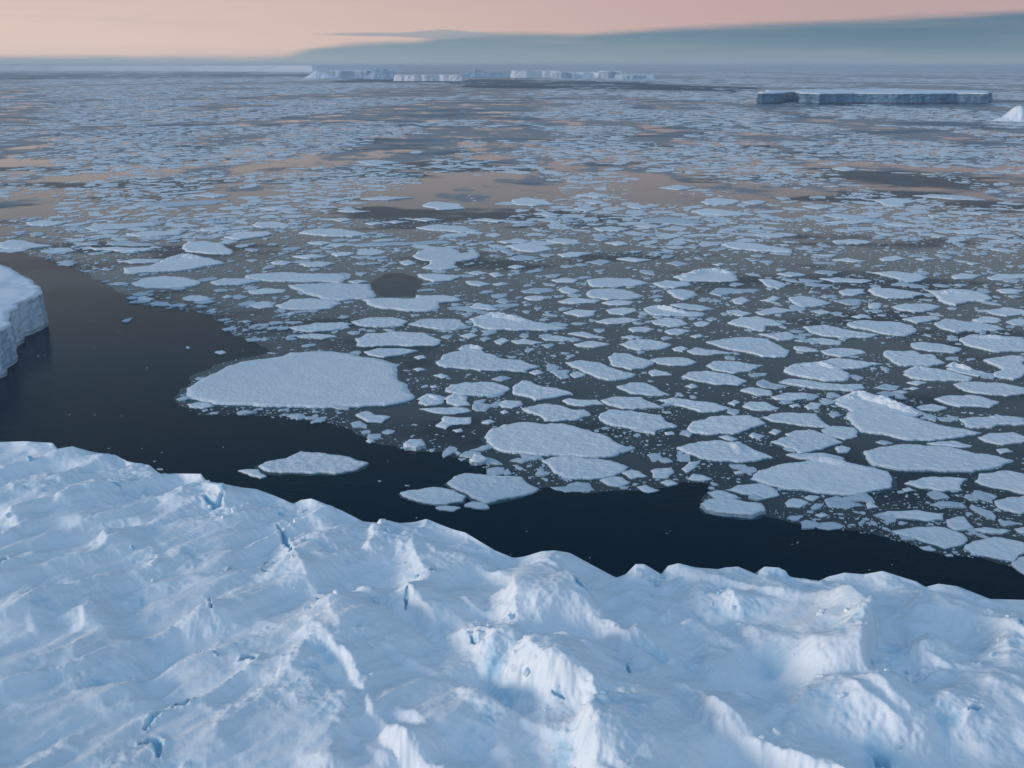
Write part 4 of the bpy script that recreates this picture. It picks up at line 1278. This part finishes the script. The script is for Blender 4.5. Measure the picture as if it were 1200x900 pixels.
# scarps: crest line from far to near, steep bright face on the camera's left, long smooth back on the right
SCARPS = [([(336, 620), (352, 668), (372, 710)], 1.5, 2.2, 14), ([(366, 692), (392, 735), (404, 775)], 0.9, 1.8, 10),
          ([(598, 690), (604, 720), (606, 755)], 3.6, 1.6, 11), ([(606, 755), (618, 790), (640, 815), (668, 850)], 3.4, 2.2, 12), ([(668, 850), (688, 880), (700, 930)], 3.0, 2.0, 10),
          ([(494, 622), (480, 640), (496, 668), (508, 690)], 2.0, 1.8, 8), ([(446, 690), (462, 705), (476, 722)], 1.8, 1.6, 6), ([(610, 655), (560, 668), (515, 690), (492, 715)], -1.2, 2.5, 7),
          ([(1010, 738), (1030, 775), (1050, 795)], 3.2, 2.4, 8), ([(1062, 745), (1080, 775), (1084, 815)], 2.2, 1.5, 8), ([(970, 806), (1000, 838), (1050, 862), (1110, 896)], 3.2, 2.6, 10),
          ([(934, 728), (955, 772), (950, 815), (918, 865), (890, 900)], 2.2, 2.8, 12), ([(975, 672), (994, 700), (972, 735)], 1.8, 2.2, 8), ([(1038, 668), (1000, 705), (985, 722)], -1.0, 2.0, 8),
          ([(845, 690), (860, 712), (884, 730)], 1.6, 1.4, 6), ([(808, 765), (830, 778), (850, 800)], 1.0, 1.0, 4), ([(1094, 690), (1075, 705), (1070, 730)], 1.5, 2.0, 8),
          ([(165, 636), (186, 652), (188, 682)], 1.5, 2.0, 9), ([(110, 618), (124, 630), (128, 650)], 1.3, 1.3, 6), ([(240, 555), (262, 590), (270, 612)], 1.6, 1.6, 6),
          ([(88, 710), (104, 725), (90, 742)], 1.2, 1.4, 6), ([(10, 590), (14, 610), (30, 625)], 1.4, 1.4, 6), ([(770, 690), (780, 712), (800, 730)], 1.2, 1.5, 6),
          ([(1165, 728), (1180, 760), (1178, 800)], 1.4, 1.6, 8), ([(722, 690), (742, 700), (760, 690)], 1.0, 1.2, 5), ([(430, 770), (440, 800), (430, 840), (455, 880)], 1.2, 3.5, 9)]
for pts, a, steep, back in SCARPS:
    sd_, alg = line_field(pts)
    sd_ = sd_ + 0.5 * fbm(GX / 2.4, GY / 2.4 + a, 3) + 0.25 * perlin(GX / 0.8, GY / 0.8)
    tp = sstep(0, 0.35, alg) * sstep(1, 0.6, alg)
    endf = np.exp(-(np.maximum(np.abs(sd_) - 0.5, 0) / (back * 2.2)) ** 2)
    prof = np.where(sd_ > 0, np.exp(-(sd_ / back) ** 1.3), np.exp(-np.abs(sd_) / steep))
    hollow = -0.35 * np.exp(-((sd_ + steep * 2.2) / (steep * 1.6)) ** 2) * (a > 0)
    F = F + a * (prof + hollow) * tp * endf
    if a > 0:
        BLUE = np.maximum(BLUE, 0.75 * np.exp(-((sd_ + steep * 1.7) / (steep * 0.8)) ** 2) * tp * min(a / 3.0, 1) * sstep(0.1, 0.5, fbm(GX / 5, GY / 5 + 60, 3) + 0.25))  # bare blue ice, with the cyan glow at the scarp foot painted in

# cracks and blue holes in the snow
CRACKS = [([(325, 612), (334, 628), (343, 650)], 1.7, 0.55), ([(314, 650), (306, 662)], 1.6, 0.5), ([(308, 668), (316, 672)], 1.8, 0.6), ([(245, 700), (250, 725)], 1.0, 0.4), ([(266, 668), (270, 662)], 0.9, 0.35),
          ([(284, 778), (292, 772), (298, 780)], 2.6, 0.9), ([(0, 668), (6, 660)], 3.0, 1.2), ([(208, 834), (218, 832), (226, 826)], 1.6, 0.6), ([(170, 860), (190, 842), (210, 834)], 0.6, 0.5),
          ([(168, 880), (186, 872), (186, 898)], 1.0, 0.6), 
          ([(672, 712), (680, 718), (690, 722)], 1.2, 0.6), ([(552, 755), (560, 762)], 1.4, 0.45), ([(474, 712), (478, 700)], 1.2, 0.4), ([(504, 676), (509, 674)], 1.2, 0.35), 
          ([(692, 855), (700, 858), (708, 852)], 1.2, 0.6), ([(735, 795), (738, 806)], 1.1, 0.4), ([(648, 828), (660, 834)], 0.9, 0.4), 
          ([(1030, 800), (1040, 806), (1052, 810)], 1.4, 0.7), ([(1142, 786), (1148, 787)], 0.7, 0.35), ([(1135, 850), (1146, 846)], 0.8, 0.4), ([(1028, 882), (1040, 890)], 1.6, 1.0), 
          ([(240, 588), (252, 596), (262, 590)], 1.2, 0.8), ([(128, 570), (140, 574)], 0.9, 0.7), ([(425, 690), (436, 696)], 1.2, 0.8), ([(1192, 744), (1193, 750)], 1.0, 0.4), 
          ([(215, 770), (245, 762), (255, 770)], 0.7, 0.35)]
for pts, dep, wid in CRACKS:
    sd_, alg = line_field(pts)
    sd_ = sd_ + 0.5 * fbm(GX / 2.6, GY / 2.6 + dep, 4)
    wv = 0.46 * wid * (0.35 + 0.9 * np.sin(np.pi * np.clip(alg, 0.1, 0.9)))
    g = np.exp(-(sd_ / wv) ** 4)
    F = F - 0.85 * dep * g
    F = F + 0.18 * np.exp(-((np.abs(sd_) - wv * 2.2) / (wv * 1.2)) ** 2)
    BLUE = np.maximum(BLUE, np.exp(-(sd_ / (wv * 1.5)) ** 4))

# broken rubbly places: jagged relief
broke = sstep(0.02, 0.34, fbm(GX / 15 + 70, GY / 15, 3)) * 0.8
for px_, py_, rad_ in ((255, 590, 9), (330, 605, 7), (770, 680, 7), (840, 700, 8), (560, 745, 7), (700, 860, 7), (760, 790, 7), (1040, 780, 8), (1150, 740, 9), (1120, 860, 7), (50, 560, 10), (170, 570, 8), (450, 640, 7)):
    c_ = gp(px_, py_)
    broke = np.maximum(broke, np.exp(-(np.hypot(GX - c_[0], GY - c_[1]) / rad_) ** 2))
rub = ridged(wx / 4.2, wy / 4.2, 4, 0.55)
F = F + broke * (0.6 * (rub - 0.62) + 0.16 * fbm(GX / 0.9, GY / 0.9, 3))
F = F + 0.05 * fbm(GX / 1.1, GY / 1.1 + 9, 3) + 0.11 * fbm(al / 7, cr_ / 1.4, 2) + 0.03 * fbm(al / 3, cr_ / 0.6, 2)
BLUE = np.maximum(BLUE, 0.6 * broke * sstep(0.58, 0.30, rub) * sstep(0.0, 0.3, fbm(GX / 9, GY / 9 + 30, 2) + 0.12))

# steep faces are crumbly
st_ = np.hypot(np.gradient(F, axis=0) / np.maximum(np.gradient(RAD, axis=0), 1e-3), np.gradient(F, axis=1) / np.maximum(RAD * (phis[1] - phis[0]), 1e-3))
kk_ = np.ones(5) / 5
st_ = np.apply_along_axis(lambda v: np.convolve(v, kk_, 'same'), 0, st_)
steep_ = sstep(0.35, 0.95, st_)
F = F + steep_ * (0.22 * (ridged(GX / 1.5 + 0.5 * F, GY / 1.5 - 0.5 * F, 3) - 0.6) + 0.16 * fbm(GX / 0.55, GY / 0.55, 2))

# settle the skyline: the rim stands exactly where the ridge of the berg is seen
dist = Rr[None, :] - RAD
GZ = BASE + F
dlt = Zr - GZ[-1]
for span, keep in ((60, 11.0), (24, 5.5), (9, 2.4), (0, 0.9)):
    if span:
        kk = np.exp(-(np.arange(-3 * span, 3 * span + 1) / span) ** 2); kk /= kk.sum()
        low = np.convolve(np.pad(dlt, 3 * span, mode='edge'), kk, 'valid')
    else:
        low = dlt
    GZ = GZ + np.exp(-(dist / keep) ** 1.5) * low[None, :]
    dlt = dlt - low
# never let a nearer hump hide the skyline
slope = (CAM_H - Zr)[None, :] / Rr[None, :]
lim = CAM_H - slope * RAD - 0.02 * dist
GZ = np.minimum(GZ, np.where(dist > 0.3, np.maximum(lim - 0.05, GZ - 50), GZ))

berg = empty('iceberg', (0, 95, 0))
tag(berg, 'huge crevassed iceberg under wind-drifted snow filling the whole foreground', 'iceberg')
P = np.stack([GX, GY - 95, GZ], -1)
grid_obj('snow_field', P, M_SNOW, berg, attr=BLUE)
rows = 14
G = np.zeros((rows, NC // 3 + 1, 3))
sel = np.linspace(0, NC - 1, NC // 3 + 1).astype(int)
for r in range(rows):
    k = r / (rows - 1)
    nz = fbm(GX[-1, sel] / 5, GY[-1, sel] / 5 + k * 4, 4)
    off = 0.3 + 5.0 * k ** 1.3 + 1.6 * nz * math.sin(math.pi * k)
    if r == 0: off = off * 0
    R_ = RAD[-1, sel] + off
    G[r, :, 0] = np.sin(phis[sel]) * R_; G[r, :, 1] = np.cos(phis[sel]) * R_ - 95
    G[r, :, 2] = (GZ[-1, sel]) * (1 - k) + (-1.5) * k
grid_obj('ice_cliff', G[::-1], M_CLIFF, berg, smooth=False)

# loose blocks frozen into the broken places
def height_at(x, y):
    ph = math.atan2(x, y); r = math.hypot(x, y)
    c_ = (ph - phis[0]) / (phis[-1] - phis[0]) * (NC - 1)
    ci_ = int(min(max(round(c_), 0), NC - 1))
    rw = (r - NEAR) / (Rr[ci_] - NEAR) * (NR - 1)
    return float(GZ[int(min(max(round(rw), 0), NR - 1)), ci_])


rk = np.random.default_rng(44)
BLOCKS = [(262, 588, 1.0), (246, 596, 0.7), (275, 600, 0.9), (330, 598, 0.8), (346, 612, 0.7), (352, 598, 0.9), (372, 706, 0.5), (395, 716, 0.6), (448, 622, 1.0), (458, 630, 0.7),
          (478, 705, 0.6), (560, 742, 0.7), (548, 752, 0.5), (572, 748, 0.5), (748, 672, 1.0), (770, 682, 0.9), (786, 676, 1.0), (806, 684, 0.7), (842, 702, 0.6), (858, 716, 0.6), (694, 858, 0.7),
          (706, 864, 0.5), (684, 862, 0.4), (742, 786, 0.5), (790, 836, 0.5), (1030, 742, 0.6), (1066, 748, 0.6), (1046, 806, 0.6), (1036, 812, 0.5), (1158, 728, 0.7), (1178, 742, 0.6), (130, 568, 0.8), (90, 552, 0.7), (36, 545, 0.9)]
for pts, a, steep, back in SCARPS:
    if a < 1.4: continue
    for _ in range(3):
        k_ = rk.integers(0, len(pts) - 1); u_ = rk.uniform(0, 1)
        BLOCKS.append((pts[k_][0] * (1 - u_) + pts[k_ + 1][0] * u_ - rk.uniform(2, 26), pts[k_][1] * (1 - u_) + pts[k_ + 1][1] * u_ + rk.uniform(0, 12), rk.uniform(0.3, 0.75)))
for i, (px_, py_, s_) in enumerate(BLOCKS):
    x, y = gp(px_, py_)
    z = height_at(x, y)
    bm = bmesh.new()
    bmesh.ops.create_cube(bm, size=1.0)
    bmesh.ops.bevel(bm, geom=bm.edges[:], offset=0.12, segments=1, affect='EDGES')
    bmesh.ops.subdivide_edges(bm, edges=bm.edges[:], cuts=1)
    sc_ = rk.uniform(0.7, 1.5, 3) * s_
    for vtx in bm.verts:
        n_ = float(fbm(vtx.co.x * 1.7 + i * 5, vtx.co.y * 1.7 + vtx.co.z * 2.3, 2)) * 0.22
        vtx.co = Vector((vtx.co.x * sc_[0] * (1 + n_), vtx.co.y * sc_[1] * (1 + n_), vtx.co.z * sc_[2] * 0.9 * (1 - n_)))
    me = bpy.data.meshes.new('ice_block')
    bm.to_mesh(me); bm.free()
    me.materials.append(M_BLOCK if i % 3 == 0 else M_SNOW)
    b_ = bpy.data.objects.new('ice_block', me)
    C.objects.link(b_)
    b_.parent = berg
    b_.location = (x, y - 95, z + 0.12 * s_)
    b_.rotation_euler = tuple(rk.uniform(-0.5, 0.5, 2)) + (rk.uniform(0, 3),)

for _o in list(bpy.data.objects):
    if 'label' in _o and len(_o['label'].split()) > 16: print('LONG', _o.name, _o['label'])

# ------------------------------------------------------------------ daylight: dusk sky, low veiled sun on the left, far haze
SUN_AZ = math.radians(-108)           # from the view direction, negative = left
SUN_EL = math.radians(10)
sd = bpy.data.lights.new('sun', 'SUN')
sd.energy = 1.9
sd.angle = math.radians(13)
sd.color = (1.0, 0.88, 0.78)
so = bpy.data.objects.new('sun', sd)
C.objects.link(so)
to_sun = Vector((math.sin(SUN_AZ) * math.cos(SUN_EL), math.cos(SUN_AZ) * math.cos(SUN_EL), math.sin(SUN_EL)))
so.rotation_euler = to_sun.to_track_quat('Z', 'Y').to_euler()
so.location = (-200, 0, 200)

W = bpy.data.worlds.new('World')
SC.world = W
W.use_nodes = True
t = NT(W.node_tree)
bg = t.n['Background']
sky = t.new('ShaderNodeTexSky', sky_type='NISHITA', sun_disc=False)
sky.sun_elevation = SUN_EL
sky.sun_rotation = SUN_AZ
sky.altitude = 100
STR = 0.1
tc = t.new('ShaderNodeTexCoord').outputs['Generated']
sep = t.new('ShaderNodeSeparateXYZ')
t.link(tc, sep.inputs[0])
X, Y, Z = sep.outputs
el = t.math('MULTIPLY', t.math('ARCSINE', Z), 57.29578)          # degrees
az = t.math('MULTIPLY', t.math('ARCTAN2', X, Y), 57.29578)


def ramp(v, a, b, stops):
    nd = t.new('ShaderNodeValToRGB')
    cr = nd.color_ramp
    while len(cr.elements) < len(stops): cr.elements.new(0.5)
    for e, (p, c) in zip(cr.elements, stops):
        e.position = (p - a) / (b - a); e.color = c + (1,)
    t.link(t.maprange(v, a, b, 0, 1, False), nd.inputs[0])
    return nd.outputs[0]


# ahead: peach at the skyline, dusky blue above; overhead and behind: open blue
warm = ramp(el, -2, 90, [(-2, (0.66, 0.51, 0.495)), (0.8, (0.68, 0.515, 0.49)), (3.6, (0.63, 0.475, 0.465)), (6, (0.49, 0.425, 0.41)),
                         (10, (0.27, 0.33, 0.375)), (19, (0.11, 0.19, 0.26)), (32, (0.03, 0.07, 0.12)), (50, (0.12, 0.24, 0.40)), (90, (0.40, 0.67, 1.06))])
back = ramp(el, -2, 90, [(-2, (0.42, 0.46, 0.52)), (8, (0.38, 0.44, 0.53)), (30, (0.29, 0.49, 0.74)), (90, (0.40, 0.67, 1.06))])
ahead = t.maprange(Y, -0.3, 0.5)
col = t.mix(ahead, back, warm)
# brighter and yellower to the left, rosier and dimmer to the right, near the skyline
side = t.maprange(az, -32, 26, 0, 1)
tint = t.mix(side, (1.13, 1.16, 1.06), (0.80, 0.745, 0.775))
lowband = t.maprange(el, 2.5, 9, 1, 0)
tinted = t.new('ShaderNodeMix', data_type='RGBA', blend_type='MULTIPLY')
tinted.inputs[0].default_value = 1
t.link(col, tinted.inputs[6])
t.link(t.mix(t.math('MULTIPLY', lowband, ahead), (1, 1, 1), tint), tinted.inputs[7])
col = tinted.outputs[2]
# slate cloud bank low on the right, thinning to a sheet on the left
cv = t.new('ShaderNodeCombineXYZ')
t.link(t.math('MULTIPLY', az, 0.10), cv.inputs[0]); t.link(t.math('MULTIPLY', el, 1.1), cv.inputs[1])
cn = t.noise(cv.outputs[0], 1.0, 5, 0.6)
cn2 = t.math('MULTIPLY', t.math('SUBTRACT', cn, 0.5), 0.9)
def edge_of(stops):
    return t.math('MULTIPLY', ramp(az, -60, 60, [(p, (q / 4,) * 3) for p, q in stops]), 4.0)


top_el = edge_of([(-60, 0.38), (-14, 0.40), (-12, 0.48), (-10.6, 0.85), (-8.8, 1.14), (-5.2, 1.24), (-3.2, 1.62), (3.5, 1.62), (8, 1.86), (14.3, 2.05), (19, 2.26), (27, 2.6), (60, 3.6)])
m = t.maprange(t.math('SUBTRACT', t.math('ADD', top_el, t.math('MULTIPLY', cn2, 0.75)), el), -0.22, 0.24)
m = t.math('MULTIPLY', m, ahead)
ccol = ramp(el, -1, 4, [(-1, (0.30, 0.39, 0.48)), (0.2, (0.26, 0.34, 0.41)), (0.9, (0.17, 0.26, 0.33)), (1.8, (0.115, 0.21, 0.29)), (4, (0.13, 0.22, 0.31))])
ccol = t.mix(t.maprange(az, -14, 24), t.mix(0.3, ccol, (0.42, 0.50, 0.55)), ccol)
col = t.mix(m, col, ccol)
# a torn streak above the thin end of the bank
half = edge_of([(-60, 0.0), (-11.5, 0.0), (-9.0, 0.05), (-6, 0.10), (-3.6, 0.26), (-1, 0.0), (60, 0.0)])
off_ = t.math('ABSOLUTE', t.math('SUBTRACT', el, t.math('ADD', 1.60, t.math('MULTIPLY', cn2, 0.30))))
st = t.math('MULTIPLY', t.maprange(t.math('SUBTRACT', half, off_), -0.06, 0.06), t.maprange(half, 0.005, 0.05))
col = t.mix(t.math('MULTIPLY', t.math('MULTIPLY', st, ahead), 0.8), col, (0.30, 0.36, 0.41))
# faint veils of high cloud in the glow
v2 = t.new('ShaderNodeCombineXYZ')
t.link(t.math('MULTIPLY', az, 0.05), v2.inputs[0]); t.link(t.math('MULTIPLY', el, 0.9), v2.inputs[1])
veil = t.maprange(t.noise(v2.outputs[0], 1.3, 5, 0.6), 0.42, 0.72)
col = t.mix(t.math('MULTIPLY', t.math('MULTIPLY', veil, ahead), t.maprange(el, 12, 4, 0, 0.22)), col, (0.50, 0.43, 0.44))
# the physical sky shares the dome
sc = t.new('ShaderNodeMix', data_type='RGBA', blend_type='MULTIPLY')
sc.inputs[0].default_value = 1
t.link(col, sc.inputs[6]); sc.inputs[7].default_value = (1 / STR, 1 / STR, 1 / STR, 1)
fin = t.mix(t.maprange(el, 12, 50, 0.0, 0.25), sc.outputs[2], sky.outputs[0])
t.link(fin, bg.inputs['Color'])
bg.inputs['Strength'].default_value = STR

HZ = 95000.0
hz = mesh_obj('haze', [(x, y, z) for x in (-HZ, HZ) for y in (-HZ, HZ) for z in (-6.0, 126.0)],
              [(0, 1, 3, 2), (4, 6, 7, 5), (0, 4, 5, 1), (2, 3, 7, 6), (0, 2, 6, 4), (1, 5, 7, 3)], [])
hm = bpy.data.materials.new('far_haze'); hm.use_nodes = True
hn = hm.node_tree.nodes; hn.remove(hn['Principled BSDF'])
pv = hn.new('ShaderNodeVolumePrincipled')
pv.inputs['Color'].default_value = (0.72, 0.82, 0.92, 1)
pv.inputs['Density'].default_value = 0.000065
pv.inputs['Anisotropy'].default_value = 0.2
hm.node_tree.links.new(pv.outputs[0], hn['Material Output'].inputs['Volume'])
hz.data.materials.append(hm)
tag(hz, 'thin bluish haze over the far ice', None, None, 'stuff')

SC.view_settings.view_transform = 'Standard'
SC.view_settings.look = 'None'
SC.view_settings.exposure = 0.0
SC.view_settings.gamma = 1.0
SC.cycles.max_bounces = 6
SC.cycles.diffuse_bounces = 3
SC.cycles.volume_bounces = 1
SC.cycles.use_denoising = True
